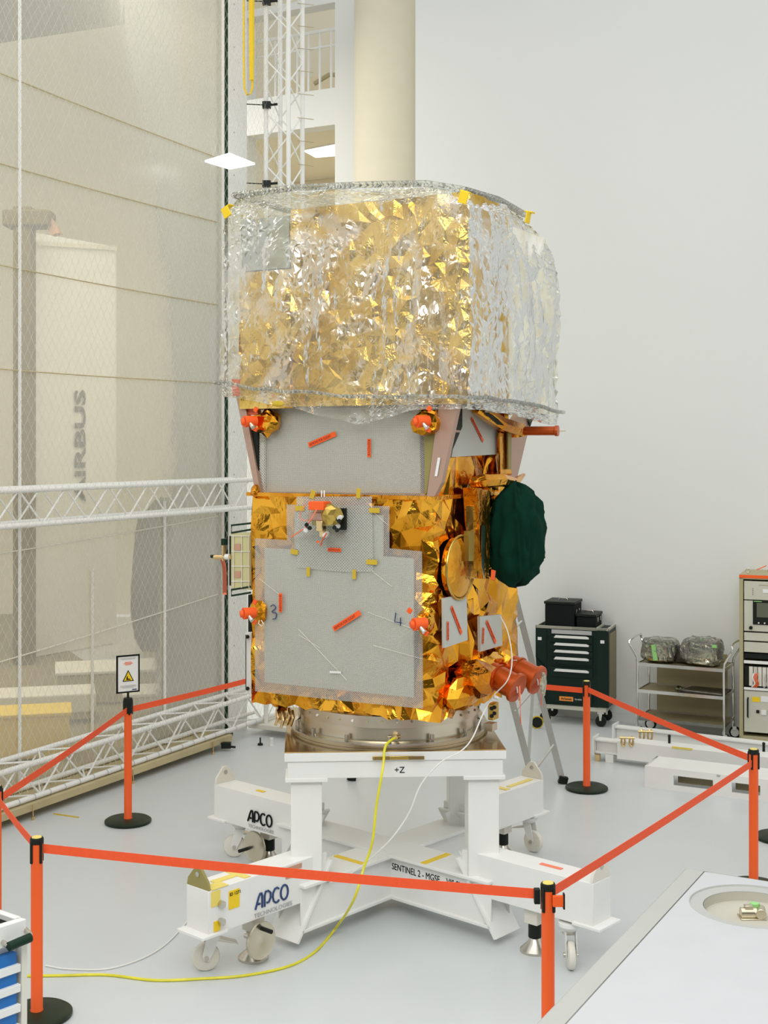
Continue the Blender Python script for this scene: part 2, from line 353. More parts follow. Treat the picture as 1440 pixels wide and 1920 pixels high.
# ceiling lamp, then a glowing plate imitating a lamp's reflection
lp = thing('ceiling_light', 'glowing white ceiling panel light seen through the lower back wall opening', 'light', PZ(600, 283, zt2+.03))
zl = zt2+.02
lq = [PZ(568, 283, zl), PZ(592, 296, zl), PZ(640, 292, zl), PZ(630, 271, zl)]
MB().prism(lq, (0, 0, .02)).build('diffuser', 'lamp', lp, smooth=False)
c_ = sum(lq, Vector())/4; MB().prism([c_+(q-c_)*1.04+Vector((0, 0, .005)) for q in lq], (0, 0, .02)).build('frame', 'white', lp, smooth=False)
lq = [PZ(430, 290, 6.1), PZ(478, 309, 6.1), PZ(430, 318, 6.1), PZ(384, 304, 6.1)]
l2 = thing('light_reflection_plate', 'glowing white plate imitating a ceiling light reflection beside the black pole above the truss', 'light', sum(lq, Vector())/4)
MB().prism(lq, (0, 0, .02)).build('diffuser', 'lamp', l2, smooth=False)  # no lamp here: emission paints the reflected ceiling light
MB().tube([sum(lq, Vector())/4+Vector((0, 0, .02)), L(sA+.1, -.32, 6.35)], .012).build('bracket', 'white', l2)  # made-up arm holding the reflection plate

# ---------------------------------------------------------------- hall behind the curtain
s0, s1 = -3.0, s_at(430, -.4)
cur = thing('plastic_curtain', 'tall translucent plastic curtain wall left of the satellite with sagging wires and seams', 'curtain', L(0, -.4, 0))
MB().prism([L(s0, -.4, .0), L(s1, -.4, 0), L(s1, -.4, 9.4), L(s0, -.4, 9.4)], WN*-.003).build('film', 'sheet', cur, smooth=False)
for z, z2 in ((6.54, 6.3), (5.71, 5.6), (4.84, 4.7), (3.91, 3.85), (2.23, 2.4), (1.24, 1.55)):
    pts = [L(s0+(s1-.25-s0)*k/16, -.38, z+(z2-z)*max(0, (k-4)/12)-.05*math.sin(k/16*math.pi)) for k in range(17)]
    MB().tube(pts, .006, 6).build('wire', 'offwhite' if z < 2.5 else 'wood', cur)
for px, z0, z1, m_ in ((37, 0, 9.3, 'white'), (309, .3, 2.6, 'white'), (173, .4, 2.0, 'offwhite')):
    q = s_at(px, -.38); MB().box(L(q, -.38, (z0+z1)/2), (.03, .012, z1-z0), Matrix.Rotation(math.atan2(WD.y, WD.x), 3, 'Z')).build('seam', m_, cur, smooth=False)
netT = TR(L(0, .07, 0), math.atan2(WD.y, WD.x))
nb = bpy.data.meshes.new('safety_net'); s2 = s_at(524, .07)
nb.from_pydata([(s0, 0, .25), (s2, 0, .25), (s2, 0, 9.4), (s0, 0, 9.4)], [], [(0, 1, 2, 3)]); nb.materials.append(M['net'])
no = bpy.data.objects.new('safety_net', nb); COL.objects.link(no); no.matrix_world = netT
tag(no, 'fine diamond mesh safety net hung in front of the white trusses and curtain', 'net')
pl = thing('scaffold_pole', 'tall dark green black vertical pole at the right edge of the curtain', 'pole', L(s_at(425, -.34), -.34, 0))
q = s_at(425, -.34); MB().cyl(L(q, -.34, .02), L(q, -.34, 9.4), .024, n=12).build('tube', 'sleeve', pl); MB().lathe(L(q, -.34, 0), [(0, 0), (.07, 0), (.07, .02), (0, .02)]).build('foot', 'black', pl)
# column, banner wall, bins in the hall
hc = thing('steel_column', 'brown steel column with a wide hammerhead seen through the curtain at far left', 'column', G(45, 1245))
MB().box(P(45, 800, 18.9)+Vector((0, 0, 0)), (.26, .3, .01)).build('column_plate', 'hallbrown', hc)
c = P(46, 830, 18.9); MB().box((c.x, c.y, 3.3), (.26, .3, 6.6)).build('shaft', 'hallbrown', hc, bev=.02)
c = P(55, 412, 18.9); MB().box(c, (.68, .4, .24)).build('head', 'hallbrown', hc, bev=.03)
MB().prism([P(76, 400, 18.8), P(90, 400, 18.8), P(112, 436, 18.8), P(96, 440, 18.8)], (0, .2, 0)).build('knee_brace', 'brown', hc)
bw = thing('banner_wall', 'tall white panel lettered vertically in grey seen through the curtain', 'banner', G(140, 1225))
MB().prism([PZ(62, 1232, .02), PZ(216, 1205, .02), PZ(216, 1205, .02)+Vector((0, .1, 0)), PZ(62, 1232, .02)+Vector((0, .1, 0))], (0, 0, 6.3)).build('board', 'white', bw, smooth=False)
pa, pb = PZ(62, 1232, .02), PZ(216, 1205, .02); xd = (pb-pa).normalized(); nrm = Vector((xd.y, -xd.x, 0))
def onb(px, py):
    k = (px-HX)/F; t = (k*pa.y-pa.x)/(xd.x-k*xd.y); p = pa+xd*t; return Vector((p.x, p.y, CH-(py-HY)/F*p.y))+nrm*.02
o_ = onb(158, 938); text('AIRBUS', .30, 'logo_grey', bw, o_, (0, 0, 1), -xd, sx=1.75, off=.009)
MB().prism([onb(62, 460), onb(216, 470), onb(216, 462), onb(62, 452)], nrm*.02).build('rail', 'offwhite', bw)
sp_ = thing('wall_speaker', 'small square grey box hanging on the hall wall seen through the curtain', 'speaker', P(337, 592, 24.2))
MB().box(P(337, 592, 24.2), (.33, .2, .36)).build('housing', 'halldark', sp_, bev=.02); MB().lathe(P(337, 592, 24.09), [(0, 0), (.1, 0), (.1, .02), (0, .02)], 20, (0, -1, 0)).build('cone', 'grey', sp_)
dk = thing('covered_machine', 'dark grey covered machine behind the curtain left of the satellite', 'machine', G(350, 1240))
def blob(mbx, c, r, amp, seed, nseg=40, fr=2.5, sq=.6, jit=0):
    rj = random.Random(seed)
    c = Vector(c)
    rows = []
    for i in range(nseg//2+1):
        th = math.pi*i/(nseg//2); row = []
        for j in range(nseg):
            ph = 2*math.pi*j/nseg; d = Vector((math.sin(th)*math.cos(ph), math.sin(th)*math.sin(ph), math.cos(th)))
            e = Vector([math.copysign(abs(x)**sq, x) for x in d])
            n_ = noise.fractal(d*fr+Vector((seed, 0, 0)), 1, 2, 3); n2 = abs(noise.noise(d*fr*2+Vector((0, seed, 0))))
            e = e*(1+amp*n_-amp*.8*n2+(rj.uniform(-jit, jit) if 0 < i < nseg//2 else 0))
            row.append(mbx.v(c+Vector((e.x*r[0], e.y*r[1], e.z*r[2]))))
        rows.append(row)
    for i in range(nseg//2):
        for j in range(nseg): mbx.face([rows[i][j], rows[i][(j+1) % nseg], rows[i+1][(j+1) % nseg], rows[i+1][j]])
    return mbx
c = P(350, 1100, 19.5); blob(MB(), (c.x, c.y, 1.1), (.8, .6, 1.25), .08, 3).build('cover', 'halldark', dk); MB().box((c.x, c.y, .08), (1.1, 1.0, .14)).build('plinth', 'khaki', dk)
yb = thing('storage_bin', 'yellow storage bin on the hall floor seen through the curtain at far left', 'bin', G(50, 1420))
c = G(40, 1418); R_ = Matrix.Rotation(.25, 3, 'Z'); MB().box((c.x, c.y, .23), (.95, .5, .42), R_).build('body', 'yellow', yb, bev=.02); MB().box((c.x, c.y, .46), (1.0, .54, .04), R_).build('rim', 'yellow', yb, bev=.01)
wb_ = thing('pallet_stack', 'long pale crate lying behind the yellow bin seen through the curtain', 'crate', G(60, 1340))
c = G(70, 1352); MB().box((c.x, c.y, .24), (1.3, .6, .22), R_).build('crate', 'offwhite', wb_, bev=.02); MB().box((c.x, c.y, .09), (1.2, .5, .08), R_).build('pallet', 'wood', wb_)
c = G(200, 1310); gb = thing('grey_crate', 'low olive crate on the hall floor right of the pale crate behind the curtain', 'crate', c)
MB().box((c.x, c.y, .2), (1.2, .8, .36), R_).build('body', 'khaki', gb, bev=.02); MB().box((c.x, c.y, .4), (1.25, .85, .04), R_).build('lid', 'offwhite', gb, bev=.01)
c = G(330, 1345); gb = thing('pale_crate', 'wide pale crate on the hall floor nearest the dark pole behind the curtain', 'crate', c)
MB().box((c.x, c.y, .16), (1.2, .6, .3), R_).build('body', 'wood', gb, bev=.02); MB().box((c.x, c.y, .33), (1.24, .64, .04), R_).build('lid', 'offwhite', gb, bev=.01)

# ---------------------------------------------------------------- trusses
def truss(root, a, b, e1, e2, sp=.29, r=.025, br=.009, step=.29):
    """square lattice truss: chords at a, a+e1, a+e2, a+e1+e2 (unit vecs * sp)"""
    e1 = Vector(e1)*sp; e2 = Vector(e2)*sp; ln = (b-a).length; d = (b-a).normalized()
    cs = [a, a+e1, a+e2, a+e1+e2]
    for c in cs: MB().cyl(c, c+d*ln, r, n=12).build('chord', 'white', root)
    n = int(ln/step)
    for p, q in ((0, 1), (2, 3), (0, 2), (1, 3)):
        mb = MB()
        for k in range(n):
            t0, t1 = k*step+.03, (k+1)*step+.03
            if t1 > ln: break
            A, Bq = (cs[p], cs[q]) if k % 2 == 0 else (cs[q], cs[p])
            mb.cyl(A+d*t0, Bq+d*t1, br, n=6)
        mb.build('bracing', 'white', root)
sE = s_at(476, 0)
up = thing('upper_truss', 'horizontal white lattice truss at mid height crossing the curtain to the satellite', 'truss', L(-3, 0, 2.51), group='white lattice trusses')
truss(up, L(-3, 0, 2.50), L(sE, 0, 2.50), (0, 0, 1.03), -WN)
lo = thing('floor_truss', 'white lattice truss lying on wooden planks along the foot of the curtain', 'truss', L(-3, 0, .16), group='white lattice trusses')
truss(lo, L(-3, -.02, .165), L(s_at(522, 0), -.02, .165), (0, 0, 1), -WN)
for k in range(40):
    c = L(-3+k*.19, -.02, .165)
    if -3+k*.19 < s_at(515, 0): MB().lathe(c-WD*.004, [(.028, 0), (.028, .008)], 12, WD).build('cable_tie', 'grey', lo)
pk = thing('timber_plank', 'long pale timber plank under the floor truss with thin screw feet', 'plank', L(-3, 0, .05))
MB().prism([L(-3, .04, .07), L(s_at(430, 0), .04, .07), L(s_at(430, 0), -.33, .07), L(-3, -.33, .07)], (0, 0, .065)).build('board', 'wood', pk, bev=.004)
for px in (61, 249, 399):
    q = s_at(px, .05); MB().cyl(L(q, .055, 0), L(q, .055, .13), .006, n=8).lathe(L(q, .055, 0), [(0, 0), (.014, 0), (.014, .03), (0, .03)], 10).build('screw_foot', 'gold_metal', pk)
q = s_at(427, .1); MB().box(L(q, .08, .06), (.1, .06, .06)).cyl(L(q, .08, .05), L(q+.04, .17, .04), .012).build('clamp', 'black', pk)
# tower truss
tc_ = P(541, 1000, 14.2); tb = Vector((tc_.x, tc_.y, 0))
tw = thing('tower_truss', 'vertical white lattice tower truss standing behind the wrapped satellite', 'truss', tb, group='white lattice trusses')
truss(tw, tb+Vector((0, 0, .12)), tb+Vector((0, 0, 9.4)), -RD, WD)
mb = MB(); mb.box(tb+(-RD+WD)*.145+Vector((0, 0, .1)), (.62, .5, .05), Matrix.Rotation(math.atan2(RD.y, RD.x), 3, 'Z')); mb.build('base_plate', 'offwhite', tw, bev=.005)
for i, (px, py) in enumerate(((488, 1397), (509, 1398), (560, 1405))):
    c = G(px, py); MB().cyl((c.x, c.y, 0), (c.x, c.y, .08), .022 if i else .008).lathe(c, [(0, 0), (.03, 0), (.025, .02), (0, .02)]).build('levelling_foot', 'white' if i else 'black', tw)
for py in (197, 345, 3):
    c = P(500, py, 14.3); MB().box(c, (.09, .07, .07)).cyl(c, c+Vector((.12, 0, .01)), .014).cyl(c, c-Vector((.22, 0, -.01)), .006, n=6).build('clamp', 'black', tw)
mb = MB()
for py in (8, 50, 92, 134, 177, 222, 265, 309):
    c = P(563, py, 14.42); mb.tube([c+Vector((-.03, -.03, 0)), c+Vector((.02, -.03, -.005)), c+Vector((.15, -.03, -.02))], .004, 5)
mb.build('cable_hook', 'khaki', tw)
sl = thing('lifting_sling', 'long yellow round sling looped down beside the tower truss at the top', 'sling', P(465, 176, 14.0))
pts = [P(457, -420, 14.0), P(457, 100, 14.0), P(458, 165, 14.0), P(463, 178, 14.0), P(469, 177, 14.0), P(473, 165, 14.0), P(475, 100, 14.0), P(474, -420, 14.0)]
MB().tube(pts, .012, 8).build('loop', 'yellow', sl); MB().tube([P(470, -420, 13.98), P(471, 60, 13.98), P(472, 150, 13.98)], .025, 8).build('sleeve', 'yellow', sl)

# ---------------------------------------------------------------- stanchions and belts
def stanchion(loc, label, H=1.0, kind=0, rz=0):
    t = thing('barrier_post', label, 'barrier post', loc, rz, 'orange-red belt barrier posts')
    T = TR(loc, rz)
    MB(T).lathe((0, 0, 0), [(0, 0), (.185, 0), (.195, .008), (.195, .022), (.18, .032), (.05, .036), (0, .036)], 40).build('base', 'darkgreen', t)
    MB(T).lathe((0, 0, 0), [(0, .03), (.036, .03), (.036, .04), (.033, .045), (.033, H-.03), (0, H-.03)], 24).build('post', 'red', t)
    if kind == 1:
        MB(T).lathe((0, 0, 0), [(.034, H-.13), (.041, H-.12), (.041, H-.02), (.036, H), (0, H)], 24).build('head', 'black', t)
    else:
        MB(T).lathe((0, 0, 0), [(.034, H-.035), (.038, H-.03), (.038, H-.008), (.034, H), (0, H)], 24).build('head', 'black', t)
        MB(T).lathe((0, 0, 0), [(0, H), (.028, H), (.026, H+.004), (0, H+.004)], 24).build('cap', 'yellowcap', t)
    for k in range(4):
        a_ = math.pi/4*0+k*math.pi/2+.5; x, y = .036*math.cos(a_), .036*math.sin(a_)
        MB(T).box((x, y, H-.08), (.014, .014, .12), Matrix.Rotation(a_, 3, 'Z')).build('belt_slot', 'black', t, bev=.003)
    return t
gA, gB, gC = G(240, 1542), G(69, 1906), G(1100, 1480)
gD = P(1413, 830, 9.38); gD.z = 0; gE = P(1027.5, 830, 6.53); gE.z = 0; gF = P(-7, 830, 8.38); gF.z = 0
gG = Vector((-.74, 13.6, 0)); gH = G(1462, 1573)
pA = stanchion(gA, 'orange-red barrier post carrying the warning sign in front of the floor truss', 1.05, 1)
pB = stanchion(gB, 'front left orange-red barrier post beside the blue drawer cart', rz=.4)
pC = stanchion(gC, 'orange-red barrier post in front of the black tool cabinet')
pD = stanchion(gD, 'orange-red barrier post at the right edge below the tall rack', rz=.5)
pE = stanchion(gE, 'front right orange-red barrier post with a belt clip, beside the white case', rz=.3)
pF = stanchion(gF, 'orange-red barrier post cut by the left picture edge')
pG = stanchion(gG, 'orange-red barrier post standing hidden behind the satellite')
pH = stanchion(gH, 'barrier post with only its dark base showing at the right picture edge')
def belt(parent, a, b, za=.965, zb=.965, h=.05, sag=.01):
    d = (b-a).normalized(); pts = []
    a = a+d*.04; b = b-d*.04
    for k in range(9):
        t = k/8; pts.append(a.lerp(b, t)+Vector((0, 0, za+(zb-za)*t-sag*4*t*(1-t))))
    MB().strip(pts, h, .003).build('belt', 'belt', parent, smooth=False)
belt(pA, gA, gG, .97, .93); belt(pA, gA, gF, .975, .93); belt(pF, gF, gB, .955, .965); belt(pB, gB, gE, .965, .965)
belt(pE, gE, gD, .965, .93); belt(pD, gD, gC, .95, .95); belt(pC, gC, gG, .935, .93)
TE = TR(gE); MB(TE).box((-.055, 0, .935), (.03, .035, .075)).build('belt_cassette', 'black', pE, bev=.004)
MB(TE).box((.045, -.045, .925), (.055, .02, .055)).build('belt_clip', 'redtag', pE, bev=.003); MB(TE).box((.073, -.045, .925), (.008, .03, .075)).build('clip_lever', 'black', pE)
# warning sign frame on top of post A
sg = thing('warning_sign', 'framed white warning sheet with yellow triangle on top of a barrier post', 'sign', gA+Vector((0, 0, 1.05)))
Rs = Matrix.Rotation(math.radians(38), 3, 'Z'); TS = TR(gA+Vector((0, 0, 1.05)), math.radians(30))
MB(TS).cyl((0, 0, 0), (0, 0, .05), .01).build('stem', 'black', sg)
mb = MB(TS)
for c, d in (((0, 0, .05), (.2, .014, .012)), ((0, 0, .355), (.2, .014, .012)), ((-.095, 0, .2025), (.012, .014, .317)), ((.095, 0, .2025), (.012, .014, .317))): mb.box(c, d)
mb.build('frame', 'ink', sg); MB(TS).box((0, 0, .2025), (.18, .006, .3)).build('sheet', 'white', sg)
MB(TS).prism([(-.05, -.006, .14), (.05, -.006, .14), (0, -.006, .235)], (0, .002, 0)).build('triangle_border', 'ink', sg)
MB(TS).prism([(-.038, -.008, .147), (.038, -.008, .147), (0, -.008, .22)], (0, .002, 0)).build('triangle', 'yellow', sg)
MB(TS).prism([(-.018, -.010, .152), (.02, -.010, .152), (.012, -.010, .162), (-.004, -.010, .162), (-.006, -.010, .185), (-.012, -.010, .185)], (0, .002, 0)).build('pictogram', 'ink', sg)
mb = MB(TS)
for z, w_ in ((.335, .14), (.3265, .12), (.105, .14), (.096, .14), (.087, .1)): mb.box((0, -.005, z), (w_, .002, .0025))
mb.build('print_lines', 'grey', sg)
mb = MB(TS)
for z, w_ in ((.30, .06), (.29, .08), (.28, .05)): mb.box((0, -.005, z), (w_, .002, .004))
mb.build('red_print', 'redtag', sg)
MB(TS).box((.055, -.005, .068), (.04, .002, .008)).build('logo_print', 'ink2', sg)

# ---------------------------------------------------------------- transport dolly
DC = Vector((.035, 9.05, 0)); DY = math.radians(3.3); TD = TR(DC, DY)
do = thing('transport_dolly', 'white four-legged transport stand on casters under the satellite', 'stand', DC, DY)
MB(TD).box((0, 0, 1.229), (1.42, 1.42, .006)).build('top_plate', 'brass', do, bev=.003)
MB(TD).box((0, 0, 1.198), (1.42, 1.42, .056)).build('plate_edge', 'white', do, bev=.003)
mb = MB(TD)
for q in (-1, 1): mb.box((0, q*.62, 1.115), (1.38, .16, .11)); mb.box((q*.61, 0, 1.115), (.16, 1.1, .11))
mb.build('frame_beam', 'white', do, bev=.004)
MB(TD).box((-.02, -.718, 1.19), (.26, .012, .022)).build('gold_bar', 'conn', do, bev=.002); 
for x in (-.09, .13): MB(TD).box((x, -.724, 1.19), (.1, .01, .02)).build('shim', 'brass', do)
for i in (-1, 1):
    for j in (-1, 1):
        MB(TD).box((i*.57, j*.57, .72), (.2, .2, .7)).build('leg', 'white', do, bev=.006)
        MB(TD).box((i*.57, j*.57, 1.05), (.27, .27, .025)).build('leg_flange', 'white', do, bev=.003)
# X beams
for sgn in (1, -1):
    R_ = Matrix.Rotation(math.radians(45*sgn), 3, 'Z'); mb = MB(TD)
    dz = 0 if sgn > 0 else .003
    for z, h, w_ in ((.395+dz, .02, .30), (.11+dz, .02, .26)): mb.box((0, 0, z), (1.94, w_, h), R_)
    for q in (-.1, .1): mb.box(R_ @ Vector((0, q, .25)), (1.92, .012, .27), R_)
    mb.build('cross_beam', 'white', do, bev=.003)
O_ = []
for k, (sx, sy) in enumerate(((-1, -1), (1, -1), (1, 1), (-1, 1))):
    ang = math.atan2(sy, sx); TO = TD @ Matrix.Rotation(ang, 4, 'Z'); O_.append(TO)
    # slanted end plate from the leg foot down to the beam end
    MB(TO).prism([(.69, -.13, .50), (1.0, -.13, .045), (1.0, .13, .045), (.69, .13, .50)], (.02, 0, .008)).build('end_plate', 'white', do, bev=.002)
    MB(TO).prism([(.70, -.004, .50), (.98, -.004, .08), (.80, -.004, .08), (.62, -.004, .50)], (0, .01, 0)).build('gusset', 'white', do)
    og = MB(TO).box((1.22, 0, .42), (1.0, .2, .27)).box((1.68, 0, .29), (.2, .24, .02)).build('outrigger', 'white', do, bev=.004)
    lugc = [(1.70, -.1, .555), (1.70, .1, .555), (1.70, .09, .6), (1.70, .02, .68), (1.70, -.02, .68), (1.70, -.09, .6)]
    MB(TO).prism(lugc, (.018, 0, 0)).build('lifting_lug', 'olive' if k == 0 else 'offwhite', og, bev=.002)
    MB(TO).cyl((1.695, 0, .635), (1.722, 0, .635), .016).build('lug_eye', 'steel', og)
    MB(TO).box((1.718-.015, 0, .45), (.004, .07, .1)).build('hook_sticker', 'white', og)
    MB(TO).tube([(1.708, .008, .48), (1.708, .008, .46), (1.708, -.008, .45), (1.708, -.012, .435), (1.708, .004, .43), (1.708, .012, .438)], .004, 6).build('hook_mark', 'ink', og)
    # caster
    sa = (-.58, -.84, -1.63, .73)[k]
    wq = TO.inverted() @ G(*((380, 1817), (1070, 1817), (1000, 1597), (440, 1606))[k]); cx_, cy_ = wq.x-.045*math.cos(sa), max(-.06, min(.06, wq.y-.045*math.sin(sa))); cx_ = min(1.66, cx_)
    cz = .085; ca = MB(TO).lathe((cx_, cy_, 0), [(0, .27), (.07, .27), (.07, .25), (.045, .225), (.03, .22), (0, .22)], 20)
    TCs = TO @ Matrix.Translation((cx_, cy_, 0)) @ Matrix.Rotation(sa, 4, 'Z')
    ob = ca.build('caster', 'white', do)
    mb = MB(TCs)
    for q in (-.032, .032): mb.prism([(-.04, q, .22), (.04, q, .22), (.07, q, .1), (.06, q, .07), (.03, q, .065), (.0, q, .12)], (0, .005, 0))
    mb.build('fork', 'white', ob); MB(TCs).lathe((.045, -.024, cz), [(0, 0), (.06, 0), (.08, .006), (.085, .014), (.085, .034), (.08, .042), (.06, .048), (0, .048)], 32, (0, 1, 0)).build('wheel', 'offwhite', ob)
    MB(TCs).cyl((.045, -.045, cz), (.045, .045, cz), .014).build('axle', 'steel', ob)
    MB(TCs).prism([(-.02, -.03, .2), (-.14, -.03, .16), (-.15, -.03, .15), (-.02, -.03, .18)], (0, .06, 0)).build('brake_pedal', 'steel', ob)
    # jack with hand wheel
    jq = TO.inverted() @ G(*((475, 1797), (1003, 1783), (943, 1604), (505, 1615))[k]); jx, jy = jq.x, jq.y; sd = 1
    jk = MB(TO).box((jx, jy, .24), (.1, .1, .12)).build('jack', 'offwhite', do, bev=.004)
    MB(TO).cyl((jx, jy, .09), (jx, jy, .19), .042, n=20).build('bellows', 'black' if k else 'steel', jk)
    MB(TO).lathe((jx, jy, 0), [(0, 0), (.095, 0), (.095, .015), (.045, .06), (.03, .1), (0, .1)], 28).build('pad', 'steel', jk)
    if k in (0, 3):
        hy = jy+.12; d0 = TO.inverted().to_3x3() @ Vector((((486, 480)[k > 0]-HX)/F, 1, -((1762, 1586)[k > 0]-HY)/F)); o0 = TO.inverted() @ Vector((0, 0, CH)); hc_ = o0+d0*((hy-o0.y)/d0.y)
        MB(TO).cyl((hc_.x, jy, hc_.z), (hc_.x, hy, hc_.z), .02).build('shaft', 'steel', jk)
        MB(TO).lathe(hc_, [(0, 0), (.1, 0), (.112, .004), (.115, .015), (.112, .026), (.1, .022), (.02, .022), (0, .03)], 36, (0, sd, 0)).build('hand_wheel', 'ringm', jk)
        g0 = hc_+Vector((0, .02, .075)) if k == 0 else hc_+Vector((.07, .02, -.03))
        MB(TO).cyl(g0, g0+Vector((0, .09, 0)), .013).build('crank_grip', 'black', jk)
# helpers on the outrigger side faces
def logo(TO, x0, z0, y, sx, m='ink2', s_=.16):
    """APCO drawn with strokes on an outrigger side; sx = +1/-1 reading direction along local x"""
    def p(x, z): return (x0+sx*x*s_, y, z0+z*s_)
    st = [[(0, 0), (.28, .72), (.42, .95), (.55, .95), (.6, .75), (.6, 0)], [(.22, .3), (.42, .3)],
          [(.82, 0), (.82, .7), (.9, .95), (1.15, .95), (1.35, .78), (1.35, .45), (1.2, .2), (1.0, .2)],
          [(2.1, .85), (1.95, .95), (1.75, .92), (1.58, .7), (1.55, .45), (1.62, .15), (1.8, 0), (1.98, 0), (2.12, .1)]]
    O = [(2.6+.33*math.cos(q*math.pi/8), .48+.48*math.sin(q*math.pi/8)) for q in range(17)]
    mb = MB(TO)
    for q in st+[O]: mb.tube([p(*r) for r in q], .0065, 6)
    return mb
of = [o for o in do.children if o.name.startswith('outrigger')]
og = {k: of[k] for k in range(len(of))}
def opx(TO, px, py, y=.104):
    d = TO.inverted().to_3x3() @ Vector(((px-HX)/F, 1, -(py-HY)/F)); o = TO.inverted() @ CAMP; return o+d*((y-o.y)/d.y)
CAMP = Vector((0, 0, CH)); lA, lB = opx(O_[0], 479, 1706), opx(O_[0], 540, 1688); lC, lD = opx(O_[3], 473, 1541), opx(O_[3], 518, 1546)
logo(O_[0], lA.x, lA.z, .104, -1, s_=abs(lB.x-lA.x)/2.93).build('lettering', 'ink2', of[0])
def lv(TO, v): return TO.to_3x3() @ Vector(v)
text('TECHNOLOGIES', .038, 'grey', of[0], O_[0] @ Vector((lA.x+.01, .104, lA.z-.05)), lv(O_[0], (-1, 0, 0)), (0, 0, 1), 'lettering', sx=1.15)
logo(O_[3], lC.x+.045, lC.z, .108, -1, 'ink', min(.10, abs(lD.x-lC.x)/2.93)).build('lettering', 'ink', of[3])
text('TECHNOLOGIES', .034, 'grey', of[3], O_[3] @ Vector((lC.x+.045, .104, lC.z-.045)), lv(O_[3], (-1, 0, 0)), (0, 0, 1), 'lettering', sx=1.1)
MB(O_[0]).box((1.52, .102, .46), (.085, .004, .11)).build('id_label', 'yellow', of[0]); text('ID 1271', .028, 'ink', of[0], O_[0] @ Vector((1.558, .105, .485)), lv(O_[0], (-1, 0, 0)), (0, 0, 1))
MB(O_[0]).box((1.655, .102, .335), (.05, .004, .06)).build('yellow_label', 'yellow', of[0])
MB(O_[0]).box((1.665, .102, .50), (.07, .004, .09)).box((1.63, .06, .557), (.13, .09, .004)).build('yellow_tape', 'yellowcap', of[0])
MB(O_[0]).box((1.45, 0, .558), (.3, .05, .004)).box((1.4, 0, .558), (.05, .18, .005)).build('yellow_tape', 'yellowcap', of[0])
for z in (.525, .485): MB(O_[0]).box((1.02, .102, z), (.14, .004, .03)).build('brown_label', 'brown', of[0])
for z in (.46, .355): MB(O_[0]).lathe((1.63, .1, z), [(0, 0), (.022, 0), (.022, .03), (0, .03)], 20, (0, 1, 0)).build('bushing', 'steel', of[0])
MB(O_[2]).box((1.5, -.03, .558), (.3, .04, .004)).box((1.28, .02, .558), (.05, .2, .005)).build('yellow_tape', 'yellowcap', of[2])
MB(O_[1]).box((1.35, 0, .558), (.16, .03, .004)).build('orange_tape', 'pink', of[1])
MB(O_[3]).box((1.3, 0, .558), (.08, .03, .004)).build('yellow_tape', 'yellow', of[3])
cb = [o for o in do.children if o.name.startswith('cross_beam')]
T1 = TD @ Matrix.Rotation(-math.pi/4, 4, 'Z')
text('SENTINEL 2 - MGSE    VIS SN 01', .062, 'ink', cb[1], T1 @ Vector((.12, -.108, .30)), lv(T1, (1, 0, 0)), (0, 0, 1), 'lettering', sx=.8)
MB(T1).box((.42, 0, .407), (.05, .28, .005)).build('yellow_tape', 'yellow', cb[1]); MB(TD @ Matrix.Rotation(math.pi/4, 4, 'Z')).box((-.4, .0, .407), (.04, .26, .005)).build('yellow_tape', 'yellow', cb[0])
text('+Z', .055, 'ink', do, TD @ Vector((-.01, -.702, 1.09)), lv(TD, (1, 0, 0)), (0, 0, 1), 'lettering')

# ---------------------------------------------------------------- adapter ring
rc = DC+Vector((0, 0, 1.233)); rg = thing('adapter_ring', 'wide steel adapter ring with bolted flanges between the satellite and the stand', 'ring', rc)
TRg = TR(rc)
MB(TRg).lathe((0, 0, 0), [(.56, 0), (.665, 0), (.665, .02), (.64, .025), (.64, .03), (.61, .035), (.605, .12), (.625, .125), (.625, .20), (.6, .21), (.56, .21)], 96).build('shell', 'ringm', rg)
MB(TRg).lathe((0, 0, 0), [(.645, .022), (.68, .022), (.68, .034), (.645, .034)], 96).build('lower_flange', 'steel', rg)
for k in range(40):
    a_ = 2*math.pi*(k+.5)/40
    if math.sin(a_) > .25: continue
    x, y = math.cos(a_), math.sin(a_)
    MB(TRg).cyl((x*.622, y*.622, .165), (x*.632, y*.632, .165), .008, n=8).build('bolt', 'khaki' if k % 3 else 'white', rg)
for k in range(14):
    a_ = 2*math.pi*(k+.5)/14
    if math.sin(a_) > .3: continue
    MB(TRg).cyl((math.cos(a_)*.64, math.sin(a_)*.64, .03), (math.cos(a_)*.64, math.sin(a_)*.64, .075), .014, n=10).build('clamp_bolt', 'steel', rg)
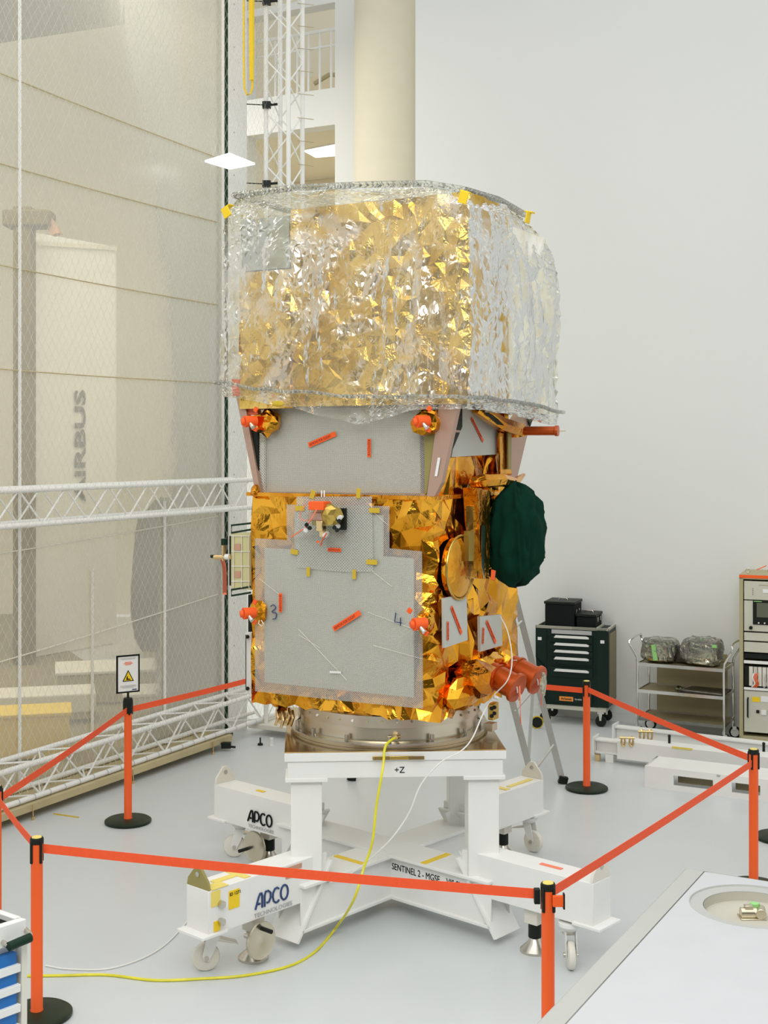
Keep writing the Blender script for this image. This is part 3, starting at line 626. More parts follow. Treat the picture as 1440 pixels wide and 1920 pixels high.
# ---------------------------------------------------------------- satellite
SC = Vector((.03, 9.17, 0)); SY = math.radians(-29.1); TSat = TR(SC, SY); TI = TSat.inverted(); CAM = Vector((0, 0, CH))
sat = thing('satellite', 'gold foil covered satellite under wrap and film on the white stand', 'satellite', SC, SY)
def hit(px, py, ax, val):  # ray to a local plane: ax 0 = u, 1 = v ; returns local point
    d = TI.to_3x3() @ Vector(((px-HX)/F, 1, -(py-HY)/F)); o = TI @ CAM
    return o+d*((val-o[ax])/d[ax])
def fv(px, py, v=-.71): return hit(px, py, 1, v)
def ru(px, py, u=.745): return hit(px, py, 0, u)
def foil_box(name, m, u0, u1, v0, v1, z0, z1, cell, amp, seed, ragged=.0, cap=True, zst=1.6, fine=0):
    """blanket wrapped round a box: random facets, heights jittered outwards"""
    rnd = random.Random(seed); su, sv = u1-u0, v1-v0; per = 2*(su+sv); H = z1-z0
    pts = []; nz = max(2, int(H/(cell*zst))); npz = max(8, int(per/cell))
    for i in range(nz+1):
        for j in range(npz+1):
            x = j/npz*per; z = i/nz*H
            if 0 < i < nz: z += rnd.uniform(-.45, .45)*H/nz
            if 0 < j < npz: x += rnd.uniform(-.45, .45)*per/npz
            pts.append(Vector((x, z)))
    for c in (su, su+sv, 2*su+sv):
        for i in range(nz*2+1): pts.append(Vector((c, i/(nz*2)*H)))
    vs, es, fs, *_ = delaunay_2d_cdt(pts, [], [], 0, 1e-4)
    mb = MB(TSat); out = []; hs = {}
    for q in vs:
        x, z = q; key = (round((x % per), 4), round(z, 4))
        d = hs.setdefault(key if x < per-1e-4 else (0.0, round(z, 4)), rnd.uniform(0, amp)*(1 if rnd.random() < .6 else 1.0))
        if z < 1e-4 and ragged: zz = z0+rnd.uniform(-ragged, ragged*.6)
        else: zz = z0+z
        x = x % per if x < per-1e-4 else 0
        if x <= su: p = Vector((u0+x, v0-d, zz))
        elif x <= su+sv: p = Vector((u1+d, v0+x-su, zz))
        elif x <= 2*su+sv: p = Vector((u1-(x-su-sv), v1+d, zz))
        else: p = Vector((u0-d, v1-(x-2*su-sv), zz))
        out.append(mb.v(p))
    for f in fs: mb.face([out[i] for i in f])
    if cap: mb.hexa([(u0, v0, z1-.02), (u1, v0, z1-.02), (u1, v1, z1-.02), (u0, v1, z1-.02), (u0, v0, z1), (u1, v0, z1), (u1, v1, z1), (u0, v1, z1)])
    mb.hexa([(u0+.02, v0+.02, z0+.03), (u1-.02, v0+.02, z0+.03), (u1-.02, v1-.02, z0+.03), (u0+.02, v1-.02, z0+.03), (u0+.02, v0+.02, z0+.05), (u1-.02, v0+.02, z0+.05), (u1-.02, v1-.02, z0+.05), (u0+.02, v1-.02, z0+.05)])
    return mb.build(name, m, sat, smooth=False)
foil_box('lower_blanket', 'mli', -.68, .68, -.66, .66, 1.44, 2.84, .058, .048, 4, .022, zst=1.8)
foil_box('upper_blanket', 'mli', -.60, .66, -.56, .56, 2.85, 3.42, .055, .045, 9, zst=3.5)
MB(TSat).box((0, 0, 2.85), (1.44, 1.40, .025)).build('deck_edge', 'mli2', sat)
# front radiator plates and bubble wrap
def fpoly(name, pts, v, m, th=.006, parent=None, bev=0): return MB(TSat).prism([fv(x, y, v) for x, y in pts], (0, th, 0)).build(name, m, parent or sat, smooth=False, bev=bev)
def rpoly(name, pts, u, m, th=.006, parent=None): return MB(TSat).prism([ru(x, y, u) for x, y in pts], (-th, 0, 0)).build(name, m, parent or sat, smooth=False)
fpoly('lower_radiator', [(496, 1027), (552, 1031), (552, 960), (718, 966), (718, 1043), (775, 1047), (775, 1308), (496, 1279)], -.725, 'radiator', .012)
bwr = fpoly('lower_bubble_wrap', [(478, 1009), (538, 1013), (537, 946), (730, 949), (730, 1028), (791, 1034), (793, 1329), (640, 1314), (478, 1296)], -.732, 'wrap', .003)
fpoly('neck_bubble_wrap', [(556, 931), (697, 931), (700, 1072), (640, 1072), (557, 1064)], -.742, 'wrap2', .003)
fpoly('upper_radiator', [(495, 765), (786, 765), (788, 925), (495, 922)], -.62, 'radiator', .012)
fpoly('upper_bubble_wrap', [(484, 760), (798, 760), (800, 931), (484, 929)], -.634, 'wrap', .003)
mb = MB(TSat)
for (x0, y0), (x1, y1) in (((486, 1085), (528, 1118)), ((560, 1180), (650, 1275)), ((690, 1065), (735, 1100)), ((700, 960), (728, 985)), ((690, 1148), (790, 1185)), ((700, 1210), (790, 1235)), ((560, 1190), (600, 1215))):
    a_, b_ = fv(x0, y0, -.74), fv(x1, y1, -.74); mb.tube([a_, b_], .0014, 5)
mb.build('wrap_seam', 'offwhite', sat)
# kapton tapes
for x, y, w_, h, r in ((586, 927, 9, 16, .35), (672, 925, 8, 18, .05), (562, 953, 18, 9, 0), (702, 957, 20, 9, 0), (552, 1035, 15, 9, .1), (578, 1072, 7, 17, 0), (664, 1077, 7, 17, 0), (697, 1054, 21, 9, 0)):
    c = fv(x, y, -.748); MB(TSat).box(c, (w_/262, .003, h/285), Matrix.Rotation(r, 3, 'Y')).build('tape', 'kapton', sat)
# remove-for-flight strips
def strip_tag(x, y, wd, hh, ang, v=None, u=None, s='REMOVE FOR FLIGHT', ts=.026):
    if u is None:
        c = fv(x, y, v); xd0, nrm_ = Vector((1, 0, 0)), Vector((0, -1, 0))
    else:
        c = ru(x, y, u); xd0, nrm_ = Vector((0, 1, 0)), Vector((1, 0, 0))
    xl = (xd0*math.cos(ang)+Vector((0, 0, math.sin(ang)))); yl = (-xd0*math.sin(ang)+Vector((0, 0, math.cos(ang))))
    q = [c-xl*wd/2-yl*hh/2, c+xl*wd/2-yl*hh/2, c+xl*wd/2+yl*hh/2, c-xl*wd/2+yl*hh/2]
    o = MB(TSat).prism(q, nrm_*.002).build('warning_tag', 'redtag', sat, smooth=False)
    t = text(s, ts, 'tagink', o, TSat @ (c-xl*(wd*.46)-yl*ts*.36+nrm_*.0025), TSat.to_3x3() @ xl, TSat.to_3x3() @ yl, 'lettering', sx=wd*.92/(len(s)*ts*.66))
strip_tag(604, 824, .225, .034, math.radians(20), v=-.64); strip_tag(692, 840, .12, .025, math.radians(-90), v=-.64, s='REMOVE', ts=.022)
strip_tag(650, 1164, .235, .034, math.radians(31), v=-.75); strip_tag(526, 1130, .125, .026, math.radians(90), v=-.75, s='REMOVE', ts=.022); strip_tag(627, 1031, .10, .024, 0, v=-.75, s='REMOVE', ts=.02)
# hand-written numbers
def ink_stroke(pts, m='ink2'): MB(TSat).tube([fv(x, y, -.742) for x, y in pts], .0035, 6).build('handwriting', m, bwr)
ink_stroke(bez([(507, 1137), (513, 1134), (517, 1140), (510, 1147), (518, 1150), (517, 1159), (511, 1161)], 6), 'ink2'); ink_stroke([(742, 1149), (740, 1166), (753, 1168)]); ink_stroke([(751, 1158), (751, 1173)])
fpoly('white_label', [(618, 1258), (639, 1259), (639, 1263), (618, 1262)], -.742, 'white', .002)
# right-hand face panels
for pts in ([(833, 1122), (875, 1113), (877, 1200), (834, 1215)], [(900, 1156), (940, 1152), (942, 1210), (901, 1222)]):
    r_ = rpoly('side_radiator', pts, .752, 'radiator2', .02)
strip_tag(856, 1163, .24, .028, math.radians(-52), u=.757, ts=.02); strip_tag(840, 1183, .12, .02, math.radians(90), u=.757, s='REMOVE', ts=.016)
strip_tag(921, 1185, .22, .028, math.radians(-48), u=.757, ts=.02); strip_tag(906, 1192, .11, .02, math.radians(85), u=.757, s='REMOVE', ts=.016)
rpoly('upper_side_radiator', [(866, 760), (893, 762), (934, 810), (931, 852), (847, 857), (852, 820)], .715, 'radiator2', .02)
strip_tag(895, 806, .24, .022, math.radians(-40), u=.72, ts=.018)
# round dish cover on the side face
c = ru(861, 1064, .75); MB(TSat).lathe(c, [(.0, .035), (.12, .03), (.19, .012), (.2, 0), (.2, -.03), (0, -.03)], 40, (1, 0, 0)).build('dish_cover', 'mli', sat)
MB(TSat).tube([Vector((c.x+.01, c.y+.205*math.cos(t*math.pi/18), c.z+.205*math.sin(t*math.pi/18))) for t in range(36)], .008, 6, closed=True).build('dish_rim', 'conn', sat)
# vertical edge plates beside the green cover
rpoly('mirror_strip', [(887, 949), (893, 949), (895, 1085), (888, 1085)], .80, 'chrome', .05); rpoly('gold_edge_plate', [(894, 915), (919, 920), (917, 1085), (904, 1085)], .83, 'mli2', .10)
rpoly('gold_bar', [(880, 996), (890, 996), (888, 1052), (879, 1052)], .81, 'conn', .04)
MB(TSat).prism([ru(903, 985, .836), ru(909, 985, .836), ru(907, 1085, .836), ru(902, 1060, .836)], (.003, 0, 0)).build('mirror_facet', 'chrome', sat)
MB(TSat).tube([ru(882, 906, .74), ru(905, 902, .82), ru(940, 900, .86), ru(965, 905, .84), ru(982, 890, .80)], [.03, .05, .045, .035, .012], 7).build('copper_wrap', 'mli2', sat, smooth=False)
# struts
def wedge(name, pts, v, th, m): return MB(TSat).prism([fv(x, y, v) for x, y in pts], (0, th, 0)).build(name, m, sat, smooth=False, bev=.003)
wedge('left_bracket', [(436, 712), (452, 715), (489, 930), (480, 930)], -.68, .05, 'pinkalu'); wedge('left_bracket_web', [(462, 800), (484, 790), (484, 905), (480, 918)], -.66, .02, 'black')
wedge('left_bracket_cap', [(434, 711), (448, 711), (452, 742), (436, 742)], -.69, .06, 'redbr'); wedge('left_bracket_panel', [(459, 745), (476, 748), (484, 778), (462, 778)], -.66, .05, 'redbr')
wedge('right_bracket', [(824, 745), (862, 745), (828, 905), (812, 935), (800, 930)], -.70, .05, 'pinkalu'); wedge('right_bracket_side', [(795, 790), (824, 760), (800, 925), (796, 928)], -.66, .05, 'olive')
MB(TSat).prism([ru(858, 766, .735), ru(867, 762, .735), ru(867, 800, .735), ru(851, 838, .735), ru(838, 868, .735), ru(842, 838, .735)], (-.03, 0, 0)).build('right_bracket_web', 'black', sat)
MB(TSat).prism([ru(846, 806, .74), ru(861, 807, .74), ru(860, 811, .74), ru(845, 810, .74)], (.012, 0, 0)).build('right_bracket_rib', 'pinkalu', sat)
MB(TSat).prism([ru(958, 800, .72), ru(978, 770, .72), ru(1000, 770, .72), ru(968, 905, .72), ru(954, 905, .72)], (-.05, 0, 0)).build('rear_bracket', 'pinkalu', sat, bev=.003)
MB(TSat).prism([ru(985, 770, .725), ru(1003, 770, .725), ru(992, 800, .725)], (.01, 0, 0)).build('rear_bracket_web', 'black', sat)
MB(TSat).prism([ru(950, 800, .76), ru(957, 800, .76), ru(956, 880, .76), ru(951, 880, .76)], (.01, 0, 0)).build('rear_rail', 'olive', sat)
# label on right bracket
a_ = [fv(821, 858, -.705), fv(826, 858, -.705), fv(820, 893, -.705), fv(815, 893, -.705)]; MB(TSat).prism(a_, (0, -.002, 0)).build('bracket_label', 'white', sat)
# thruster clusters
def facet_blob(mb, c, r, seed, n=9):
    rnd_ = random.Random(seed); k0 = len(mb.bm.verts); c = Vector(c); bm2 = bmesh.new(); bmesh.ops.create_icosphere(bm2, subdivisions=2, radius=1)
    mp = {}
    for v_ in bm2.verts:
        q = v_.co.normalized()*(1+rnd_.uniform(-.22, .2)); mp[v_] = mb.v(c+Vector((q.x*r[0], q.y*r[1], q.z*r[2])))
    for f in bm2.faces: mb.face([mp[v_] for v_ in f.verts])
    bm2.free(); return mb
for k, (x, y, v, lf) in enumerate(((482, 792, -.74, -1), (795, 792, -.76, -1), (480, 1148, -.80, -1), (790, 1168, -.82, 1))):
    c = fv(x, y, v)
    big = k < 2
    tb_ = facet_blob(MB(TSat), c+Vector((.05 if k == 0 else -.015 if k == 2 else 0, .05, 0)), (.10 if big else .06, .07, .095 if big else .08), 20+k).build('thruster_cluster', 'mli', sat, smooth=False)
    q = fv(x-(16 if k in (0, 2) else 6), y-(3 if big else -1), v-.06)
    MB(TSat).cyl(q+Vector((.03, .05, 0)), q+Vector((-.02, -.02, -.005)), .034, .040, 20).build('thruster_cap', 'redtag', tb_)
    MB(TSat).cyl(q+Vector((-.02, -.02, -.005)), q+Vector((-.035, -.035, -.008)), .026, .022, 16).build('cap_knob', 'redtag', tb_)
    e = q+Vector((.06*lf*-1, .0, .075)); MB(TSat).box(e, (.028, .012, .03), Matrix.Rotation(.6, 3, 'Y')).build('red_flag', 'redtag', tb_)
    e = q+Vector((.05, -.0, -.055)); MB(TSat).box(e, (.04, .015, .025), Matrix.Rotation(.4, 3, 'Y')).build('red_flag', 'redtag', tb_)
    MB(TSat).cyl(q+Vector((.03, -.02, -.02)), q+Vector((.06, -.03, -.045)), .012, .016, 12).build('nozzle', 'chrome', tb_)
    if k == 2: MB(TSat).tube([fv(490, 1163, -.84), fv(494, 1170, -.85), fv(491, 1174, -.85), fv(485, 1170, -.85), fv(486, 1163, -.84)], .003, 6).build('lanyard', 'white', tb_)
wedge('cluster_stalk_panel', [(484, 815), (498, 815), (498, 930), (484, 930)], -.645, .01, 'wrap2')
# sensor unit on the front
def fb(x, y, v, d, R=None): return MB(TSat).box(fv(x, y, v), d, R)
su_ = fb(612, 968, -.80, (.17, .10, .12)).build('sensor_unit', 'hinge', sat, bev=.01)
fb(599, 948, -.87, (.115, .09, .055)).build('red_cover', 'redtag', su_, bev=.004); fb(597, 968, -.84, (.11, .08, .05)).build('bracket_plate', 'pinkalu', su_, bev=.004)
facet_blob(MB(TSat), fv(622, 965, -.86), (.07, .05, .07), 41).build('foil_wrap', 'conn', su_, smooth=False)
fb(638, 973, -.77, (.08, .03, .14)).build('black_bracket', 'black', su_); fb(602, 986, -.86, (.05, .05, .07)).build('gold_foot', 'gold_metal', su_, bev=.004)
fb(605, 999, -.85, (.03, .03, .05)).build('gold_tip', 'gold_metal', su_)
for x, y in ((575, 984), (581, 990), (636, 977), (627, 989), (632, 994)): MB(TSat).cyl(fv(x, y, -.86), fv(x, y, -.90), .014, n=14).build('black_plug', 'black', su_)
for x, y in ((577, 990), (640, 968), (634, 986), (613, 1000)): MB(TSat).cyl(fv(x, y, -.83), fv(x-4, y+4, -.88), .016, n=12).build('white_connector', 'white', su_)
MB(TSat).tube([fv(594, 955, -.92), fv(585, 972, -.92), fv(572, 990, -.86), fv(546, 1007, -.78)], .005, 6).build('red_lanyard', 'pink', su_)
MB(TSat).tube([fv(612, 1000, -.9), fv(604, 1014, -.88), fv(601, 1023, -.86)], .005, 6).build('red_lanyard', 'redbr', su_); MB(TSat).tube(bez([fv(575, 945, -.85), fv(565, 958, -.86), fv(563, 970, -.86), fv(570, 976, -.86), fv(580, 974, -.85)]), .003, 6).build('copper_wire', 'pink', su_)
for x in (603, 608): MB(TSat).tube([fv(x, 932, -.82), fv(x, 920, -.8)], .004, 6).build('white_lead', 'white', su_)
fb(596, 1016, -.9, (.02, .004, .012)).build('flag_tip', 'redtag', su_)
# orange baffles
adir = Vector((.93, -.12, -.33)).normalized()
for k, (x, y, u) in enumerate(((945, 1277, .90), (984, 1263, .95))):
    c = ru(x, y, u)
    b_ = MB(TSat).lathe(c-adir*.11, [(0, 0), (.085, 0), (.085, .2), (0, .2)], 40, adir).build('sensor_baffle', 'orange', sat)
    MB(TSat).lathe(c+adir*.09, [(0, 0), (.102, 0), (.102, .02), (.095, .026), (0, .026)], 40, adir).build('end_cover', 'orange', b_)
    MB(TSat).lathe(c-adir*.06, [(.087, 0), (.094, 0), (.094, .012), (.087, .012)], 40, adir).build('flange', 'orange', b_)
    e = c+adir*.118; MB(TSat).box(e+Vector((0, .02, -.06)), (.003, .05, .022), Matrix.Rotation(.5, 3, 'X')).box(e+Vector((0, -.02, .0)), (.003, .012, .05), Matrix.Rotation(.3, 3, 'X')).build('white_label', 'white', b_)
    MB(TSat).box(c+Vector((-.06, -.03, .092)), (.05, .03, .004)).build('white_label', 'white', b_)
    MB(TSat).prism([e+Vector((.005, -.012, .02)), e+Vector((.005, .014, .02)), e+Vector((.005, .014, -.22 if k == 0 else -.15)), e+Vector((.02, -.004, -.235 if k == 0 else -.17))], (.004, 0, 0)).build('red_streamer', 'pink', b_)
    MB(TSat).lathe(c-adir*.27, [(0, 0), (.08, 0), (.095, .08), (.08, .17), (0, .17)], 9, adir).build('foil_collar', 'mli', b_, smooth=False)
c = ru(1019, 1282, 1.12); facet_blob(MB(TSat), c, (.012, .05, .09), 7).build('crinkled_bag', 'crinkle', sat, smooth=False)
facet_blob(MB(TSat), ru(893, 1275, .80), (.12, .22, .13), 12).build('foil_lump', 'mli2', sat, smooth=False); facet_blob(MB(TSat), ru(868, 1300, .76), (.08, .2, .12), 13).build('foil_lump', 'mli', sat, smooth=False)
facet_blob(MB(TSat), ru(925, 1240, .76), (.07, .15, .06), 14).build('foil_lump', 'mli', sat, smooth=False)
cn = MB(TSat).box(ru(925, 1333, .82), (.04, .09, .11)).build('connector_box', 'conn', sat, bev=.004)
for a_, b_ in ((-.022, .02), (.02, .02), (-.022, -.03), (.02, -.02)): MB(TSat).cyl(ru(925, 1333, .842)+Vector((-.005, a_, b_)), ru(925, 1333, .85)+Vector((0, a_, b_)), .013, n=12).build('connector_port', 'black', cn)
MB(TSat).box(ru(920, 1362, .80), (.06, .08, .05)).build('connector_bracket', 'ringm', sat)
# antenna tube at the top right
c0, c1 = ru(975, 808, .80), ru(975, 808, .80)+Vector((.30, .04, 0))
at = MB(TSat).lathe(c0, [(0, 0), (.036, 0), (.036, .015), (.032, .02), (.032, .25), (.038, .255), (.038, .275), (0, .275)], 24, c1-c0).build('antenna_tube', 'orange', sat)
MB(TSat).cyl(c1-(c1-c0)*.1, c1+(c1-c0)*.08, .003, n=6).build('antenna_pin', 'gold_metal', at); facet_blob(MB(TSat), c0+Vector((-.03, 0, 0)), (.07, .07, .055), 31).build('foil_base', 'mli', sat, smooth=False)
MB(TSat).tube([ru(893, 765, .75), ru(915, 778, .78), ru(940, 795, .80), ru(975, 806, .80)], [.04, .05, .05, .05], 6).build('foil_duct', 'mli2', sat, smooth=False)
MB(TSat).prism([ru(905, 772, .82), ru(925, 778, .82), ru(945, 798, .84), ru(932, 796, .84)], (.004, 0, 0)).build('duct_opening', 'black', sat)
MB(TSat).prism([ru(934, 812, .74), ru(950, 800, .74), ru(957, 890, .74), ru(936, 895, .74)], (.01, 0, 0)).build('foil_sheet', 'mli', sat)
# left hinge panel
hp = MB(TSat).prism([fv(433, 1000, -.5), fv(470, 998, -.5), fv(470, 1106, -.5), fv(433, 1104, -.5)], (0, .05, 0)).build('hinge_panel', 'hinge', sat, smooth=False, bev=.003)
MB(TSat).prism([fv(430, 1005, -.49), fv(434, 1005, -.49), fv(434, 1098, -.49), fv(430, 1098, -.49)], (0, .12, 0)).build('dark_edge', 'black', hp)
mb = MB(TSat)
for y in (1005, 1034, 1062, 1090): mb.tube([fv(434, y, -.505), fv(469, y, -.505)], .004, 6)
for x in (438, 453, 467): mb.tube([fv(x, 1003, -.505), fv(x, 1102, -.505)], .004, 6)
mb.build('panel_rib', 'offwhite', hp)
for y in (1026, 1077): MB(TSat).prism([fv(440, y-6, -.508), fv(451, y-6, -.508), fv(451, y+6, -.508), fv(440, y+6, -.508)], (0, .003, 0)).build('brown_window', 'brown', hp)
for (a1, a2, b1, b2) in ((985, 981, 999, 993), (1106, 1100, 1117, 1111)):
    MB(TSat).tube([fv(470, a2, -.5), fv(434, a1, -.5), fv(434, b1, -.5), fv(470, b2, -.5)], .007, 8).build('rod_bracket', 'sleeve', hp)
fl = MB(TSat).cyl(fv(434, 1045, -.5), fv(402, 1045, -.5), .016, n=14).cyl(fv(420, 1020, -.5), fv(420, 1052, -.5), .014, n=12).build('valve_fitting', 'gold_metal', sat)
MB(TSat).cyl(fv(420, 1010, -.5), fv(420, 1022, -.5), .022).build('black_cap', 'sleeve', fl); MB(TSat).cyl(fv(396, 1043, -.5), fv(404, 1044, -.5), .012).build('black_cap', 'black', fl); MB(TSat).cyl(fv(423, 1044, -.5), fv(431, 1044, -.5), .02).build('white_spacer', 'white', fl)
pp = bez([fv(416, 1048, -.51), fv(420, 1062, -.51), fv(421, 1085, -.51), fv(421, 1115, -.51)], 5)
mb = MB(TSat)
for a_, b_ in zip(pp, pp[1:]): mb.hexa([a_+Vector((-.018, 0, 0)), a_+Vector((.018, 0, 0)), a_+Vector((.018, .003, 0)), a_+Vector((-.018, .003, 0)), b_+Vector((-.018, 0, 0)), b_+Vector((.018, 0, 0)), b_+Vector((.018, .003, 0)), b_+Vector((-.018, .003, 0))])
mb.build('red_streamer', 'pink', fl)
wedge('side_panel', [(460, 1187), (471, 1187), (471, 1302), (460, 1298)], -.55, .02, 'white'); wedge('side_panel_edge', [(465, 1115), (471, 1115), (471, 1185), (465, 1185)], -.55, .04, 'black')
MB(TSat).tube([fv(461, 1190, -.57), fv(461, 1294, -.57)], .003, 6).ball(fv(464, 1194, -.57), .014).ball(fv(464, 1291, -.57), .014).build('tie_rod', 'black', sat)
# nozzle cluster under the left edge
nz = MB(TSat).lathe(fv(519, 1322, -.55)+Vector((0, 0, -.01)), [(.02, 0), (.04, .02), (.05, .06), (.03, .1)], 20, (0, 0, 1)).build('nozzle_cone', 'mli2', sat)
for x, y in ((520, 1345), (530, 1350), (541, 1342), (548, 1346)): MB(TSat).tube([fv(x, y-14, -.56), fv(x+2, y, -.58), fv(x-3, y+14, -.56)], .011, 8).build('fuel_pipe', 'gold_metal', sat)
facet_blob(MB(TSat), fv(533, 1340, -.5), (.07, .06, .07), 77).build('valve_block', 'gold_metal', sat, smooth=False)
facet_blob(MB(TSat), fv(478, 920, -.69), (.035, .03, .04), 78).build('corner_fitting', 'mli2', sat, smooth=False)

# ---------------------------------------------------------------- upper instrument and its film cover
vF = -.80; uR = fv(880, 600, vF).x; uL = fv(430, 600, vF).x
rows_px = [[(419, 744), (535, 762), (660, 796), (795, 768), (880, 766), (962, 778), (1046, 797)],
           [(414, 716), (535, 732), (700, 742), (800, 742), (880, 744), (965, 752), (1049, 772)],
           [(418, 600), (545, 600), (690, 600), (790, 600), (882, 600), (970, 600), (1051, 625)],
           [(412, 480), (545, 470), (690, 470), (790, 470), (882, 470), (968, 480), (1051, 520)],
           [(414, 405), (545, 385), (690, 380), (790, 378), (880, 385), (955, 408), (1025, 455)],
           [(438, 372), (545, 358), (690, 352), (800, 350), (872, 362), (935, 380), (985, 408)]]
cage = []
for i, r in enumerate(rows_px):
    bul = (0, .0, .03, .03, 0, -.04)[i]
    pts = [fv(*r[0], vF+(.02 if i < 5 else .08))]+[fv(*q, vF-bul) for q in r[1:4]]+[fv(*r[4], vF+(.02 if i < 5 else .08))]
    ur = pts[-1].x; pts += [ru(*r[5], ur+.01), ru(*r[6], ur-.02)]
    vb = pts[-1].y; zb = pts[-1].z if i < 4 else pts[0].z+0
    pts += [Vector((0, vb, (pts[0].z+zb)/2)), Vector((pts[0].x, vb, pts[0].z))]
    cage.append(pts)
ctr = sum(cage[-1], Vector())/9; ctr.z += .02
cage.append([ctr+(p-ctr)*.75+Vector((0, 0, .05)) for p in cage[-1]])
cage.append([ctr+(p-ctr)*.05+Vector((0, 0, .02)) for p in cage[-2]])
def cage_at(a_, b_, lin=False):
    K = len(cage); N = 9
    i = min(int(a_), K-2); t = a_-i; j = int(b_) % N; s_ = b_-int(b_)
    p = cage[i][j].lerp(cage[i][(j+1) % N], s_).lerp(cage[i+1][j].lerp(cage[i+1][(j+1) % N], s_), t); return p
def crease(p, seed):
    p = p+Vector((seed, seed*2, seed*3)); d = noise.voronoi(p)[0]
    return d[1]-d[0]
def film_cover():
    mb = MB(TSat); NB, NA = 270, 118; rows = []; rnd_ = random.Random(8)
    cen = Vector(((uL+uR)/2, 0, 4.1))
    for i in range(NA+1):
        row = []
        for j in range(NB):
            a_ = (i+(rnd_.uniform(-.4, .4) if 0 < i < NA else 0))/NA*(len(cage)-1); b_ = ((j+rnd_.uniform(-.4, .4)) % NB)/NB*9; p = cage_at(a_, b_)
            jj = int(b_) % 9
            nr = Vector((0, -1, 0)) if jj < 4 else Vector((1, 0, 0)) if jj < 6 else Vector((0, 1, 0)) if jj < 8 else Vector((-1, 0, 0))
            if a_ > 5.2: nr = Vector((0, 0, 1))
            st = Vector((p.x*2.2+p.y*2.2, p.z*.9, p.x-p.y))
            d = noise.noise(st*1.3)*.05+abs(noise.noise(st*3.1))*.04-.02
            am = .35+1.1*max(0, min(1, noise.noise(p*1.7+Vector((9, 3, 1)))*1.6+.5))
            d += rnd_.uniform(-.0046, .0046)*am+.02*min(.6, crease(p*5, 1.7))
            if a_ < 1.3: d += .03*math.sin(b_*9)*max(0, 1.3-a_)*.5
            row.append(mb.v(p+nr*d+Vector((0, 0, noise.noise(Vector((b_*2, 0, 3)))*.02 if a_ < .8 else 0))))
        rows.append(row)
    for i in range(NA):
        for j in range(NB):
            q = [rows[i][j], rows[i][(j+1) % NB], rows[i+1][(j+1) % NB], rows[i+1][j]]
            if rnd_.random() < .5: mb.face(q[:3]); mb.face([q[0], q[2], q[3]])
            else: mb.face([q[0], q[1], q[3]]); mb.face(q[1:])
    mb.face(rows[-1]); return mb
cv = thing('film_cover', 'crumpled clear plastic dust cover over the top instrument of the satellite', 'plastic cover', TSat @ Vector((0, 0, 3.4)))
film_cover().build('film', 'bag', cv, smooth=False)
mb = MB(TSat)
pts = [cage_at(.95, j/60*9)+Vector((0, 0, .02*noise.noise(Vector((j*.4, 0, 0))))) for j in range(60)]
cc_ = Vector(((uL+uR)/2, 0, 0))
pts = [Vector((cc_.x+(p.x-cc_.x)*1.03, cc_.y+(p.y-cc_.y)*1.03, p.z)) for p in pts]
mb.tube(pts, .014, 6, closed=True).build('hem_fold', 'smallbag', cv)
pts = [cage_at(5.02, j/60*9)+Vector((0, 0, .02)) for j in range(60)]
MB(TSat).tube(pts, .022, 6, closed=True).build('top_seam', 'smallbag', cv)
for x, y, ax in ((424, 392, 0), (869, 364, 0), (990, 402, 1)):
    c = fv(x, y, vF-.04) if ax == 0 else ru(x, y, uR-.02)
    Rt = Matrix.Rotation((-.5, .3, .2)[(424, 869, 990).index(x)], 3, 'Y'); MB(TSat).box(c+Vector((0, 0, -.02)), (.06, .012, .075) if ax == 0 else (.012, .07, .08), Rt).box(c+Vector((0, .03, .02)), (.055, .06, .01) if ax == 0 else (.06, .06, .01), Rt).build('yellow_tape', 'yellow', cv, smooth=False, bev=.004)
c = fv(520, 757, vF-.02); facet_blob(MB(TSat), c, (.05, .01, .02), 5).build('yellow_tape', 'kapton', cv)
# instrument inside
zb_, zt_ = 3.44, fv(600, 375, vF).z
uM = fv(535, 600, vF).x; zM = fv(480, 505, vF).z; vM = ru(962, 600, uR).y
foil_box('instrument_body', 'inner', uM, uR-.05, vF+.08, vM, zb_, zt_-.03, .055, .026, 21, zst=1.3)
foil_box('instrument_side_box', 'inner', uL+.02, uM-.02, vF+.10, vM+.1, zb_-.01, zM, .045, .02, 23, zst=1.2)
foil_box('instrument_top_box', 'greyfilm', uL+.03, uM-.03, vF+.11, vM+.1, zM+.01, zt_-.06, .12, .02, 24, zst=1.5)
foil_box('radiator_block', 'innerw', uR-.45, uR-.04, vM+.02, ru(1040, 600, uR).y-.04, zb_-.04, ru(985, 430, uR).z, .09, .015, 22)

# ---------------------------------------------------------------- green cover
gc = thing('cloth_cover', 'dark green cloth cover hanging bulging over the right side unit of the satellite', 'cloth cover', TSat @ Vector((.87, .23, 2.6)))
def green():
    mb = MB(TSat); n = 72; rows = []
    # silhouette: radius by height
    for i in range(n//2+1):
        z_ = 1-2*i/(n//2); th = math.acos(max(-1, min(1, z_))); row = []
        for j in range(n):
            ph = 2*math.pi*j/n; d = Vector((math.sin(th)*math.cos(ph), math.sin(th)*math.sin(ph), math.cos(th)))
            e = Vector([math.copysign(abs(x)**.75, x) for x in d])
            f = abs(noise.noise(Vector((math.cos(ph)*2.6+d.z*.9, math.sin(ph)*2.6, d.z*1.3+4))))*.42+noise.noise(d*3.0)*.16+abs(noise.noise(d*6))*.12; f += (.16 if d.z > .5 else 0)*(d.z-.5)*2-.05*(1-abs(d.z+.25))
            k_ = 1-f+.13
            row.append(mb.v((.885+e.x*.155*k_, .21+e.y*.215*k_, 2.575+e.z*.35*(1+.1*noise.noise(Vector((ph, 1, 2)))))))
        rows.append(row)
    for i in range(n//2):
        for j in range(n): mb.face([rows[i][j], rows[i][(j+1) % n], rows[i+1][(j+1) % n], rows[i+1][j]])
    return mb
